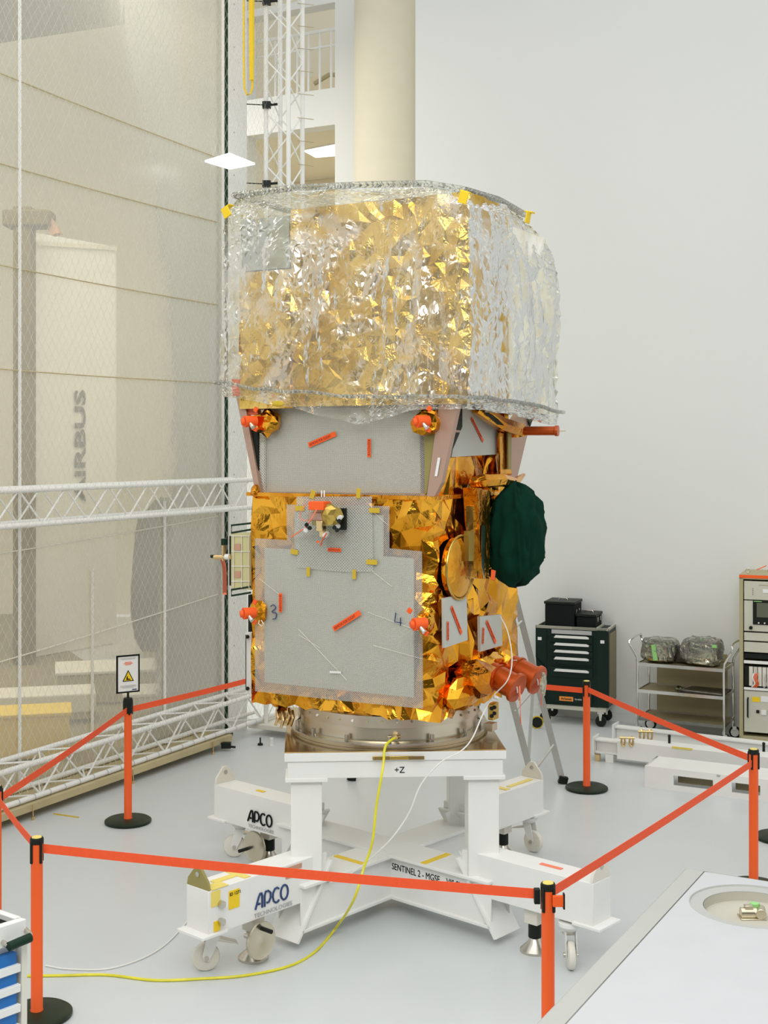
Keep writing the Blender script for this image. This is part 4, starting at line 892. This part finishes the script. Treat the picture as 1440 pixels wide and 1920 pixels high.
green().build('cloth', 'green', gc, sharp=3)
MB(TSat).prism([ru(921, 1068, .90), ru(927, 1070, .90), ru(925, 1088, .90), ru(920, 1086, .90)], (.01, 0, 0)).build('red_pull_tag', 'redtag', gc)

# ---------------------------------------------------------------- cables
yc = thing('yellow_green_cable', 'yellow and green earth cable running from the adapter ring across the floor', 'cable', G(500, 1830))
p3 = [P(745, 1382, 8.40), P(733, 1388, 8.36), P(722, 1402, 8.30), P(718, 1440, 8.2), P(706, 1510, 8.15), P(698, 1580, 8.12), P(683, 1625, 8.1), P(662, 1690, 8.05)]
p3 += [PZ(628, 1742, .04), PZ(590, 1785, .008), PZ(540, 1812, .008), PZ(460, 1829, .008), PZ(380, 1835, .008), PZ(290, 1838, .008), PZ(200, 1828, .008), PZ(120, 1829, .008), PZ(45, 1830, .008)]
MB().tube(bez(p3, 6), .0085, 8).build('sheath', 'cable', yc)
MB().cyl(P(748, 1381, 8.42), P(742, 1383, 8.38), .014).build('lug', 'gold_metal', yc)
wc = thing('white_cable', 'thin white cable looping from the side patch over the orange cylinders to the floor', 'cable', G(640, 1660))
p4 = [TSat @ ru(938, 1156, .77), TSat @ ru(952, 1185, .85), P(960, 1235, 8.75), P(952, 1275, 8.6), P(925, 1305, 8.6), P(905, 1340, 8.35), P(885, 1385, 8.2), P(862, 1410, 8.15), P(828, 1428, 8.12), P(790, 1470, 8.12), P(764, 1530, 8.12), P(722, 1585, 8.15), P(655, 1640, 8.3), P(610, 1655, 8.5), PZ(570, 1642, .03), PZ(470, 1645, .008), PZ(395, 1665, .008), PZ(345, 1735, .008), PZ(290, 1785, .008), PZ(210, 1815, .008), PZ(130, 1817, .008), PZ(85, 1810, .008)]
MB().tube(bez(p4, 6), .0045, 8).build('sheath', 'wcable', wc)
MB().lathe(P(926, 1306, 8.6), [(0, 0), (.012, 0), (.012, .03), (0, .03)], 12, (1, 0, -.4)).build('tie', 'white', wc)
ts = thing('tape_strip', 'short orange tape strip stuck on the floor below the floor truss', 'tape', G(126, 1530)); MB().prism([G(100, 1527), G(148, 1534), G(148, 1532), G(100, 1525)], (0, 0, .003)).build('strip', 'kapton', ts)

# ---------------------------------------------------------------- ladder behind
ld = thing('step_ladder', 'aluminium step ladder with black feet standing behind the satellite', 'ladder', G(1055, 1472))
def rail(a_, b_, w_=.06, t_=.025, m='alu', nm='rail'):
    a_, b_ = Vector(a_), Vector(b_); d = (b_-a_).normalized(); s_ = Vector((d.z, 0, -d.x)).normalized()*w_/2; y = Vector((0, t_, 0))
    return MB().hexa([a_-s_, a_+s_, a_+s_+y, a_-s_+y, b_-s_, b_+s_, b_+s_+y, b_-s_+y]).build(nm, m, ld, smooth=False)
fR = G(1056, 1470); fR2 = G(1006, 1492); top = P(905, 880, 12.6); fL = G(660, 1464); fL2 = G(700, 1452)
rail(fR, top); rail(fR2, top+Vector((-.3, -.2, 0))); rail(fL, top+Vector((-.1, 0, 0))); rail(fL2+Vector((0, .6, 0)), top+Vector((-.1, .3, 0)))
rail(P(999, 1300, 12.6), G(990, 1440), .03, .03)
for t in (.06, .25, .45, .65, .85): MB().cyl(fR.lerp(top, t+.06), fR2.lerp(top+Vector((-.3, -.2, 0)), t), .012).build('rung', 'alu', ld)
for p in (fR, fL, fR2): MB().box(p+Vector((0, .012, .035)), (.085, .06, .07), Matrix.Rotation(.25, 3, 'Y')).build('rubber_foot', 'black', ld, bev=.006)
MB().box(top+Vector((-.1, 0, .05)), (.3, .25, .06)).build('top_cap', 'black', ld)

# ---------------------------------------------------------------- tool cabinet
RW = math.atan2(RD.y, RD.x)
cb0 = G(1004, 1355); cbr = math.radians(-21); TC = TR(cb0, cbr)
tcab = thing('tool_cabinet', 'black roller tool cabinet with silver drawer handles against the white wall', 'tool cabinet', cb0, cbr)
W_, D_ = .84, .48
MB(TC).prism([(.12, .01, .22), (W_-.12, .01, .22), (W_-.12, .01, 1.09), (.12, .01, 1.09)], (0, D_-.02, 0)).build('body', 'cabinet', tcab, bev=.004)
MB(TC).prism([(0, 0, .75), (.13, 0, .60), (.13, 0, 1.09), (0, 0, 1.09)], (0, D_, 0)).prism([(0.04, 0, .22), (.13, 0, .22), (.13, 0, .65), (0.0, 0, .78)], (0, D_, 0)).build('side_column', 'cabinet', tcab, bev=.004)
MB(TC).box((W_-.07, D_/2, .66), (.14, D_, .87)).build('side_column', 'cabinet', tcab, bev=.004)
MB(TC).box((W_+.003, D_/2, .66), (.008, D_-.08, .78)).build('side_infill', 'shelf', tcab)
MB(TC).box((W_/2, D_/2, .20), (W_-.06, D_-.04, .06)).build('bottom_rail', 'rackface', tcab, bev=.004)
MB(TC).box((W_/2-.0, -.004, 1.055), (.46, .012, .045)).build('top_strip', 'grey', tcab)
for x in (.05, W_-.07): MB(TC).box((x, -.003, .965), (.045, .004, .035)).build('size_label', 'white', tcab)
for z in (1.0, .915, .835, .755, .62, .40):
    hgt = .07 if z > .7 else .11
    d_ = MB(TC).box((W_/2, -.002, z-.03 if z > .7 else z-.02), (.48, .014, hgt)).build('drawer', 'cabinet', tcab, bev=.003)
    MB(TC).prism([(W_/2-.20, -.012, z-.012), (W_/2+.20, -.012, z-.012), (W_/2+.20, -.012, z+.006), (W_/2+.17, -.012, z+.016), (W_/2-.18, -.012, z+.016)], (0, -.02, 0)).build('handle', 'white', d_)
MB(TC).box((W_/2, -.002, .30), (.48, .012, .08)).build('bottom_panel', 'cabinet', tcab)
MB(TC).box((.36, -.010, .30), (.16, .004, .05)).build('maker_plate', 'makerp', tcab)
text('Arbeset', .038, 'ink', tcab, TC @ Vector((.30, -.014, .288)), TC.to_3x3() @ Vector((1, 0, 0)), (0, 0, 1)); text('TS-4504', .024, 'white', tcab, TC @ Vector((.455, -.010, .292)), TC.to_3x3() @ Vector((1, 0, 0)), (0, 0, 1))
mb = MB(TC)
for c, d in (((W_/2, .01, 1.10), (W_, .02, .03)), ((W_/2, D_-.01, 1.10), (W_, .02, .03)), ((.01, D_/2, 1.10), (.02, D_, .03)), ((W_-.01, D_/2, 1.10), (.02, D_, .03)), ((W_-.14, D_/2, 1.10), (.02, D_, .03))): mb.box(c, d)
mb.build('top_rim', 'rackface', tcab)
MB(TC).tube([(W_+.02, D_-.03, 1.05), (W_+.04, D_-.03, 1.0), (W_+.04, D_-.03, .35), (W_+.02, D_-.03, .3)], .009).build('push_bar', 'black', tcab)
for x, y in ((.1, .06), (W_-.1, .06), (.1, D_-.06), (W_-.1, D_-.06)):
    ca = MB(TC).box((x, y, .16), (.07, .05, .03)).prism([(x-.02, y-.022, .15), (x+.02, y-.022, .15), (x+.01, y-.022, .07), (x-.01, y-.022, .07)], (0, -.006, 0)).build('caster', 'chrome', tcab)
    MB(TC).lathe((x, y-.017, .062), [(0, 0), (.06, 0), (.062, .01), (.062, .025), (.06, .034), (0, .034)], 24, (0, 1, 0)).build('wheel', 'black', ca)
# black cases on top
for (x0, x1, y0, y1, h, lab) in ((.10, .44, .04, .42, .30, 'tall black equipment case on the left of the tool cabinet top'), (.46, .68, .06, .40, .17, 'low black equipment case beside the tall one on the tool cabinet')):
    ec = thing('equipment_case', lab, 'case', TC @ Vector(((x0+x1)/2, (y0+y1)/2, 1.095)), cbr, 'black equipment cases')
    z0 = 1.09
    MB(TC).box(((x0+x1)/2, (y0+y1)/2, z0+h/2-.015), (x1-x0, y1-y0, h-.03)).build('case_body', 'ink', ec, bev=.01)
    MB(TC).box(((x0+x1)/2, (y0+y1)/2, z0+h-.015), (x1-x0+.02, y1-y0+.02, .03)).build('lid', 'black', ec, bev=.006)
    MB(TC).tube([((x0+x1)/2-.05, (y0+y1)/2, z0+h), ((x0+x1)/2-.04, (y0+y1)/2, z0+h+.02), ((x0+x1)/2+.04, (y0+y1)/2, z0+h+.02), ((x0+x1)/2+.05, (y0+y1)/2, z0+h)], .006).build('handle', 'steel', ec)
    for k in range(2): MB(TC).box((x1+.004, y0+.1+k*.14, z0+h*.6), (.012, .035, .05)).build('latch', 'steel', ec, bev=.002)
tr_ = thing('tape_roll', 'round black roll with yellow rim on the floor by the tool cabinet', 'roll', G(1007, 1366))
c = G(1007, 1366); MB().tube([c+Vector((.065*math.cos(t*math.pi/12), 0, .07+.065*math.sin(t*math.pi/12))) for t in range(24)], .009, 8, closed=True).build('yellow_rim', 'kapton', tr_)
MB().lathe(c+Vector((0, -.012, .07)), [(0, 0), (.058, 0), (.058, .03), (0, .03)], 24, (0, 1, 0)).build('core', 'black', tr_)

# ---------------------------------------------------------------- shelf trolley
c0 = G(1195, 1383); tro = math.radians(-27); TT = TR(c0, tro)
tr0 = thing('shelf_trolley', 'three-tier chrome trolley with khaki shelves carrying wrapped bags', 'trolley', c0, tro)
TW, TDp = .93, .46
for z in (.80, .51, .21):
    s_ = MB(TT).box((TW/2, TDp/2, z), (TW-.02, TDp-.02, .012)).build('shelf', 'shelf', tr0)
    mb = MB(TT)
    for c, d in (((TW/2, 0, z), (TW, .012, .035)), ((TW/2, TDp, z), (TW, .012, .035)), ((0, TDp/2, z), (.012, TDp, .035)), ((TW, TDp/2, z), (.012, TDp, .035))): mb.box(c, d)
    mb.build('shelf_edge', 'chrome', s_)
for x, o in ((0, -.06), (TW, .06)):
    MB(TT).tube(bez([(x, 0, .13), (x, 0, .5), (x, 0, .82), (x+o*.4, 0, .9), (x+o*1.2, 0, .98), (x+o*1.5, 0, 1.03), (x+o*1.2, TDp*.15, 1.07), (x+o*1.2, TDp*.85, 1.07), (x+o*1.5, TDp, 1.03), (x+o*1.2, TDp, .98), (x+o*.4, TDp, .9), (x, TDp, .82), (x, TDp, .5), (x, TDp, .13)], 5), .012, 10).build('end_frame', 'chrome', tr0)
for x, y in ((0, 0), (TW, 0), (0, TDp), (TW, TDp)):
    ca = MB(TT).cyl((x, y, .10), (x, y, .16), .016).box((x+.02, y, .11), (.04, .05, .04)).build('caster', 'chrome', tr0)
    MB(TT).lathe((x+.02, y-.014, .065), [(0, 0), (.045, 0), (.048, -.002), (.063, .0), (.065, .014), (.063, .028), (0, .028)], 28, (0, 1, 0)).build('wheel', 'black', ca)
    MB(TT).lathe((x+.02, y-.018, .065), [(0, 0), (.045, 0), (.045, .036), (0, .036)], 24, (0, 1, 0)).build('hub', 'white', ca)
MB(TT).box((TW/2, TDp+.06, .5), (TW-.15, .01, .78)).build('back_panel', 'khaki', tr0)
def foilbag(name, lab, c, r, seed, m='silverbag', grp='silver film bags on the trolley'):
    t = thing(name, lab, 'bag', TT @ Vector(c), tro, grp)
    blob(MB(TT), Vector(c)+Vector((0, 0, r[2])), r, .10, seed, 26, 2.0, .5, .055).build('film', m, t, smooth=False)
    blob(MB(TT), Vector(c)+Vector((0, 0, r[2]*1.16)), (r[0]*1.08, r[1]*1.08, r[2]*1.12), .12, seed+2, 24, 2.0, .5, .05).build('clear_film', 'smallbag', t, smooth=False)
    return t
t1 = foilbag('wrapped_bag', 'dark crumpled silver film bag with a green tag on the left of the trolley top', (.20, .2, .815), (.18, .16, .115), 11)
t2 = foilbag('wrapped_bag', 'boxy silver film bag with a green corner tag on the right of the trolley top', (.66, .2, .815), (.20, .16, .13), 17)
MB(TT).box((.18, .03, .93), (.05, .004, .17), Matrix.Rotation(-.15, 3, 'Y')).build('green_tag', 'gtag', t1); MB(TT).box((.82, .05, 1.04), (.05, .02, .03)).box((.66, .15, 1.09), (.035, .03, .02)).build('green_tag', 'gtag', t2)
t3 = thing('black_pouch', 'dark shiny pouch slumped between the two silver bags on the trolley', 'bag', TT @ Vector((.43, .26, .815)), tro); blob(MB(TT), (.43, .26, .90), (.1, .1, .09), .15, 23, 30).build('film', 'bagblack', t3)
t4 = thing('folded_film', 'folded black film lying on the middle shelf of the trolley', 'film', TT @ Vector((.66, .2, .52)), tro); MB(TT).prism([(.43, .05, .518), (.92, .05, .518), (.92, .40, .518), (.50, .38, .518)], (0, 0, .02)).tube([(.42, .06, .55), (.5, .05, .545), (.9, .04, .535)], .014, 6).build('sheet', 'bagblack', t4, smooth=False)
facet_blob(MB(TT), (.44, .08, .55), (.05, .04, .035), 3).build('silver_end', 'silverbag', t4, smooth=False)

# ---------------------------------------------------------------- electronics rack
k0 = G(1386, 1400); TK = TR(k0, math.radians(-22)); rk = thing('equipment_rack', 'tall khaki electronics rack with monitor and cabling at the right edge', 'rack', k0, math.radians(-22))
mb = MB(TK)
for c, d in (((.02, .3, .95), (.04, .6, 1.72)), ((.58, .3, .95), (.04, .6, 1.72)), ((.3, .3, .07), (.6, .6, .1)), ((.3, .3, 1.79), (.6, .6, .05)), ((.3, .58, .95), (.6, .03, 1.72))): mb.box(c, d)
mb.build('cabinet_frame', 'khaki', rk, bev=.004)
MB(TK).box((.3, .3, .01), (.56, .56, .02)).build('plinth', 'black', rk)
MB(TK).box((.3, -.002, 1.795), (.6, .012, .03)).build('orange_strip', 'redtag', rk)
mods = [(1.55, 1.75, 'rackface', 'top_unit'), (1.22, 1.545, 'rackface', 'monitor_unit'), (1.12, 1.21, 'rackface', 'blank_unit'), (1.0, 1.11, 'rackface', 'blank_unit'), (.93, .99, 'black', 'keyboard_tray'), (.64, .86, 'black', 'card_cage'), (.16, .60, 'rackface', 'power_unit')]
mm = {}
for z0, z1, m_, nm in mods: mm[nm] = MB(TK).box((.3, .05 if m_ == 'black' else .03, (z0+z1)/2), (.5, .06, z1-z0-.006)).build(nm, m_, rk, bev=.003)
MB(TK).box((.3, -.006, .90), (.5, .02, .03)).build('shelf_lip', 'white', rk); MB(TK).box((.3, -.004, .62), (.5, .02, .025)).build('shelf_lip', 'white', rk)
MB(TK).box((.34, -.004, 1.42), (.40, .014, .25)).build('monitor_bezel', 'black', mm['monitor_unit'], bev=.004); MB(TK).box((.35, -.013, 1.45), (.34, .004, .15)).build('screen', 'screen', mm['monitor_unit'])
MB(TK).box((.19, -.013, 1.539), (.08, .003, .008)).build('monitor_label', 'gtag', mm['monitor_unit'])
MB(TK).cyl((.12, -.002, 1.26), (.12, -.03, 1.26), .018).build('key_lock', 'black', mm['monitor_unit'])
for x in (.2, .26, .32): MB(TK).cyl((x, -.012, 1.315), (x, -.02, 1.315), .008).build('knob', 'white', mm['monitor_unit'])
MB(TK).box((.3, -.003, 1.65), (.12, .004, .04)).build('white_label', 'white', mm['top_unit']); MB(TK).box((.25, -.002, 1.71), (.1, .004, .006)).build('slot', 'khaki', mm['top_unit'])
for k in range(4): MB(TK).cyl((.14, 0, 1.61+k*.02), (.14, -.004, 1.61+k*.02), .004, n=8).build('vent_hole', 'black', mm['top_unit'])
for k in range(9): MB(TK).box((.12+k*.045, .012, .75), (.038, .02, .2)).build('plug_card', 'offwhite' if k != 1 else 'rackface', mm['card_cage'])
for k, (x, m_) in enumerate(((.15, 'white'), (.17, 'redtag'), (.19, 'redbr'), (.27, 'grey'), (.31, 'grey'), (.36, 'white'))):
    MB(TK).tube(bez([(x, .0, .78), (x-.01, -.03, .74), (x+.01, -.03, .68), (x-.02, -.01, .64)], 5), .007, 6).build('patch_cable', m_, mm['card_cage'])
MB(TK).tube([(.09, 0, .52), (.09, -.03, .51), (.09, -.03, .33), (.09, 0, .32)], .009).build('handle', 'black', mm['power_unit'])
MB(TK).box((.17, -.002, .51), (.08, .004, .05)).build('yellow_label', 'yellow', mm['power_unit']); MB(TK).box((.26, -.002, .52), (.08, .004, .06)).build('white_label', 'white', mm['power_unit'])
MB(TK).box((.25, -.006, .38), (.05, .012, .05)).build('socket', 'white', mm['power_unit']); MB(TK).box((.19, -.006, .385), (.03, .012, .03)).box((.32, -.006, .385), (.05, .012, .025)).build('switch', 'black', mm['power_unit'])
for x in (.08, .3):
    MB(TK).tube([(x+.022*math.cos(t*math.pi/8), .06+x*.3, 1.85+.022*math.sin(t*math.pi/8)) for t in range(16)], .006, 6, closed=True).build('eye_bolt', 'steel', rk)
MB(TK).tube([(.17, .1, 1.86), (.26, .16, 1.90)], .005, 6).build('red_cord', 'redtag', rk)

# ---------------------------------------------------------------- lifting beams and shackles on the floor
def beam(name, lab, a_, b_, h, w_, lift, m='white', grp='white lifting beams on the floor'):
    a_, b_ = Vector(a_), Vector(b_); d = (b_-a_).normalized(); n = Vector((d.y, -d.x, 0)); ang = math.atan2(d.y, d.x)
    t = thing(name, lab, 'beam', (a_.x, a_.y, 0), ang, grp); T = TR((a_.x, a_.y, 0), ang); ln = (b_-a_).length
    MB(T).box((ln/2, 0, lift+h), (ln, w_, .014)).box((ln/2, 0, lift+.01), (ln, w_, .014)).box((ln/2, 0, lift+h/2), (ln, .014, h)).build('i_section', m, t)
    MB(T).box((-.01, 0, lift+h/2+.01), (.014, w_*1.5, h*1.35)).build('end_plate', m, t)
    for x in (.15, ln-.3): MB(T).box((x, 0, lift/2), (.08, w_, lift)).build('foot_block', m, t)
    return t, T
b1, TB1 = beam('lifting_beam', 'rear white steel lifting beam lying in front of the shelf trolley', G(1156, 1395), G(1480, 1434), .13, .12, .06)
b2, TB2 = beam('lifting_beam', 'front white steel lifting beam with a brass foot lying nearer the barrier post', G(1119, 1424), G(1480, 1466), .13, .12, .08)
MB(TB2).box((1.0, -.02, .15), (1.5, .2, .18)).build('cover_box', 'white', b2, bev=.004); MB(TB2).lathe((.03, -.06, 0), [(0, 0), (.02, 0), (.03, .03), (.03, .07), (0, .07)], 14).build('brass_foot', 'gold_metal', b2)
MB(TB2).box((.9, -.122, .235), (.2, .004, .02)).build('yellow_mark', 'yellowcap', b2)
for px, py, lab, sc_ in ((1180, 1400, 'brass shackle lying on its side on the front beam', .8), (1215, 1388, 'upright pair of brass shackle bows on the rear beam', 1)):
    c = PZ(px, py, .2); sh = thing('shackle', lab, 'shackle', c, 0, 'brass shackles')
    for k in (-1, 1):
        MB().tube([c+Vector((k*.04-.02+.022*sc_*math.cos(t*math.pi/8), 0, .05+.055*sc_*math.sin(t*math.pi/8))) for t in range(16)], .011, 8, closed=True).build('bow', 'gold_metal', sh)
    MB().cyl(c+Vector((-.10, 0, .09)), c+Vector((.05, -.02, .09)), .013).build('pin', 'gold_metal', sh)
for px, py, lab in ((1255, 1401, 'short black pin standing on the white beams before the trolley'), (1432, 1416, 'short black pin standing on the beams at the right edge')):
    c = PZ(px, py, .2); pn = thing('locking_pin', lab, 'pin', c, 0, 'black pins on the lifting beams'); MB().cyl(c, c+Vector((0, 0, .11)), .013).build('shaft', 'black', pn); MB().ball(c+Vector((0, 0, .11)), .016, 12).build('knob', 'black', pn)
# pallet-like white crate with fork slots
f0 = G(1209, 1476); f1 = G(1460, 1507); ang = math.atan2(f1.y-f0.y, f1.x-f0.x); TF = TR(f0, ang); ln = 1.9
fk = thing('fork_pallet', 'white steel pallet box with long fork slots right of the barrier post', 'pallet', f0, ang)
mb = MB(TF); H_ = .2
slots = [(.27, .63), (.80, 1.05), (1.3, 1.6)]
x = 0
for a_, b_ in slots: mb.box(((x+a_)/2, .01, H_/2), (a_-x, .02, H_)); mb.box(((a_+b_)/2, .01, H_-.03), (b_-a_, .02, .06)); mb.box(((a_+b_)/2, .01, .025), (b_-a_, .02, .05)); x = b_
mb.box(((x+ln)/2, .01, H_/2), (ln-x, .02, H_)); mb.box((ln/2, .22, H_-.005), (ln, .40, .01)); mb.box((.01, .22, H_/2), (.02, .4, H_)); mb.build('shell', 'white', fk, smooth=False)
for a_, b_ in slots: MB(TF).box(((a_+b_)/2, .16, .09), (b_-a_, .01, .1)).build('slot_lining', 'khaki', fk)
MB(TF).box((.68, .0, .185), (.03, .006, .02)).build('mark', 'grey', fk)

# ---------------------------------------------------------------- foreground white case, drawer cart
zc = 1.2; ca_, cb_ = PZ(1285, 1625, zc), PZ(1000, 1920, zc); ld_ = (cb_-ca_).normalized(); pd = Vector((-ld_.y, ld_.x, 0))
if pd.x < 0: pd = -pd
tc2 = thing('transport_case', 'large white case with grey rim and round recess in the bottom right foreground', 'case', (ca_.x, ca_.y, 0))
c0, c1 = ca_, ca_+ld_*4.2; wd = 2.4
def q4(i0, i1, j0, j1, z): return [c0+ld_*i0+pd*j0+Vector((0, 0, z-zc)), c0+ld_*i1+pd*j0+Vector((0, 0, z-zc)), c0+ld_*i1+pd*j1+Vector((0, 0, z-zc)), c0+ld_*i0+pd*j1+Vector((0, 0, z-zc))]
MB().prism(q4(.02, 4.2, .02, wd, .1), (0, 0, zc-.27)).build('body', 'case', tc2, smooth=False)
mb = MB(); mb.prism(q4(.01, 4.2, .01, .03, .1), (0, 0, zc-.14)); mb.prism(q4(.01, .03, .03, wd, .1), (0, 0, zc-.14)); mb.build('side_wall', 'case', tc2, smooth=False)
mb = MB(); mb.prism(q4(0, 4.2, 0, .1, zc-.035), (0, 0, .03)); mb.prism(q4(0, .03, .1, wd, zc-.035), (0, 0, .03)); mb.build('rim', 'casering', tc2, bev=.01)
# lid with a round hole
hcn = PZ(1412, 1698, zc); hr = .27
mb = MB(); corners = q4(.03, 4.2, .1, wd, zc)
def ang_of(p): return math.atan2(p.y-hcn.y, p.x-hcn.x)
def edge_pt(a_):  # where a ray from the hole centre leaves the lid
    d = Vector((math.cos(a_), math.sin(a_), 0)); best = 99
    for k in range(4):
        p, q = corners[k], corners[(k+1) % 4]; e = q-p; dn = d.x*e.y-d.y*e.x
        if abs(dn) < 1e-9: continue
        w_ = p-hcn; t = (w_.x*e.y-w_.y*e.x)/dn; u_ = (w_.x*d.y-w_.y*d.x)/dn
        if t > 0 and -1e-6 <= u_ <= 1+1e-6: best = min(best, t)
    return hcn+d*best
angs = sorted([2*math.pi*k/96-math.pi+.001 for k in range(96)]+[ang_of(c) for c in corners])
iv = [mb.v(hcn+Vector((hr*math.cos(t), hr*math.sin(t), 0))) for t in angs]; ov = [mb.v(edge_pt(t)) for t in angs]; nO = len(angs)
for k in range(nO): mb.face([ov[k], ov[(k+1) % nO], iv[(k+1) % nO], iv[k]])
mb.build('lid', 'case', tc2, smooth=False)
MB().lathe(hcn, [(hr+.002, -.002), (hr+.001, .001), (hr*.99, .001), (hr*.98, -.006), (hr*.78, -.010), (hr*.77, -.03)], 96).build('ring_edge', 'casering', tc2)
MB().lathe(hcn, [(hr*.77, -.012), (hr*.76, -.05), (hr*.74, -.052), (0, -.052)], 96).build('round_recess', 'recess', tc2)
hv = hcn+Vector((-.005, .0, -.052)); vf = MB().cyl(hv+Vector((-.05, 0, .02)), hv+Vector((.02, 0, .02)), .024).box(hv+Vector((-.015, 0, .045)), (.035, .03, .02)).cyl(hv+Vector((.03, -.035, .025)), hv+Vector((.045, .03, .025)), .022).box(hv+Vector((0, 0, .003)), (.11, .07, .006)).build('valve', 'ringm', tc2, bev=.002)
MB().lathe(hv+Vector((.02, .03, .04)), [(0, 0), (.022, 0), (.022, .012), (.01, .016), (0, .016)], 6).build('valve_cap', 'gtag', vf)

k1 = PZ(47, 1722, 1.0); dA = Vector((-.66, -.75, 0)).normalized(); dB = Vector((-.8, .6, 0)).normalized()
cr = thing('drawer_cart', 'grey drawer cart with blue drawer fronts and black handle at lower left', 'cart', (k1.x, k1.y, 0))
def kp(a_, b_, z): return Vector((k1.x, k1.y, z))+dA*a_+dB*b_
def kbox(a0, a1, b0, b1, z0, z1): return [kp(a0, b0, z0), kp(a1, b0, z0), kp(a1, b1, z0), kp(a0, b1, z0), kp(a0, b0, z1), kp(a1, b0, z1), kp(a1, b1, z1), kp(a0, b1, z1)]
MB().hexa(kbox(.0, .75, .03, .5, .1, .93)).build('body', 'white', cr)
mb = MB(); mb.hexa(kbox(0, .78, -.01, .03, .90, 1.0)); mb.hexa(kbox(0, .03, .03, .5, .90, 1.0)); mb.hexa(kbox(0, .78, .5, .53, .90, 1.0)); mb.build('top_tray', 'white', cr, bev=.004)
MB().hexa(kbox(.03, .75, .03, .5, .93, .975)).build('tray_mat', 'ink', cr)
MB().hexa(kbox(0, .03, -.015, .03, .1, .9)).build('corner_post', 'offwhite', cr)
for k in range(8):
    z = .86-k*.092; d_ = MB().hexa(kbox(.05, .75, -.006, .03, z-.06, z-.0)).build('drawer', 'blue', cr)
    MB().hexa(kbox(.04, .75, -.025, .0, z-.088, z-.052)).build('drawer_lip', 'white', d_, bev=.003)
MB().tube([kp(.015, -.06, .93), kp(.08, -.06, .925), kp(.13, -.06, .92)], .021, 16).build('handle', 'sleeve', cr); MB().tube([kp(.0, .0, .95), kp(.01, -.05, .94)], .012).build('handle_mount', 'steel', cr); MB().tube([kp(.125, .0, .93), kp(.125, -.05, .92)], .012).build('handle_mount', 'steel', cr)
MB().tube([kp(.06, .18, .985), kp(.12, .2, 1.0), kp(.16, .2, .99)], .012).build('small_fitting', 'gold_metal', thing('brass_fitting', 'small brass fitting lying in the black tray of the drawer cart', 'fitting', kp(.06, .18, .975)))
for a_ in (.06, .7): MB().lathe(kp(a_, .1, .05)-dB*.015, [(0, 0), (.05, 0), (.05, .03), (0, .03)], 20, dB).build('wheel', 'black', cr)
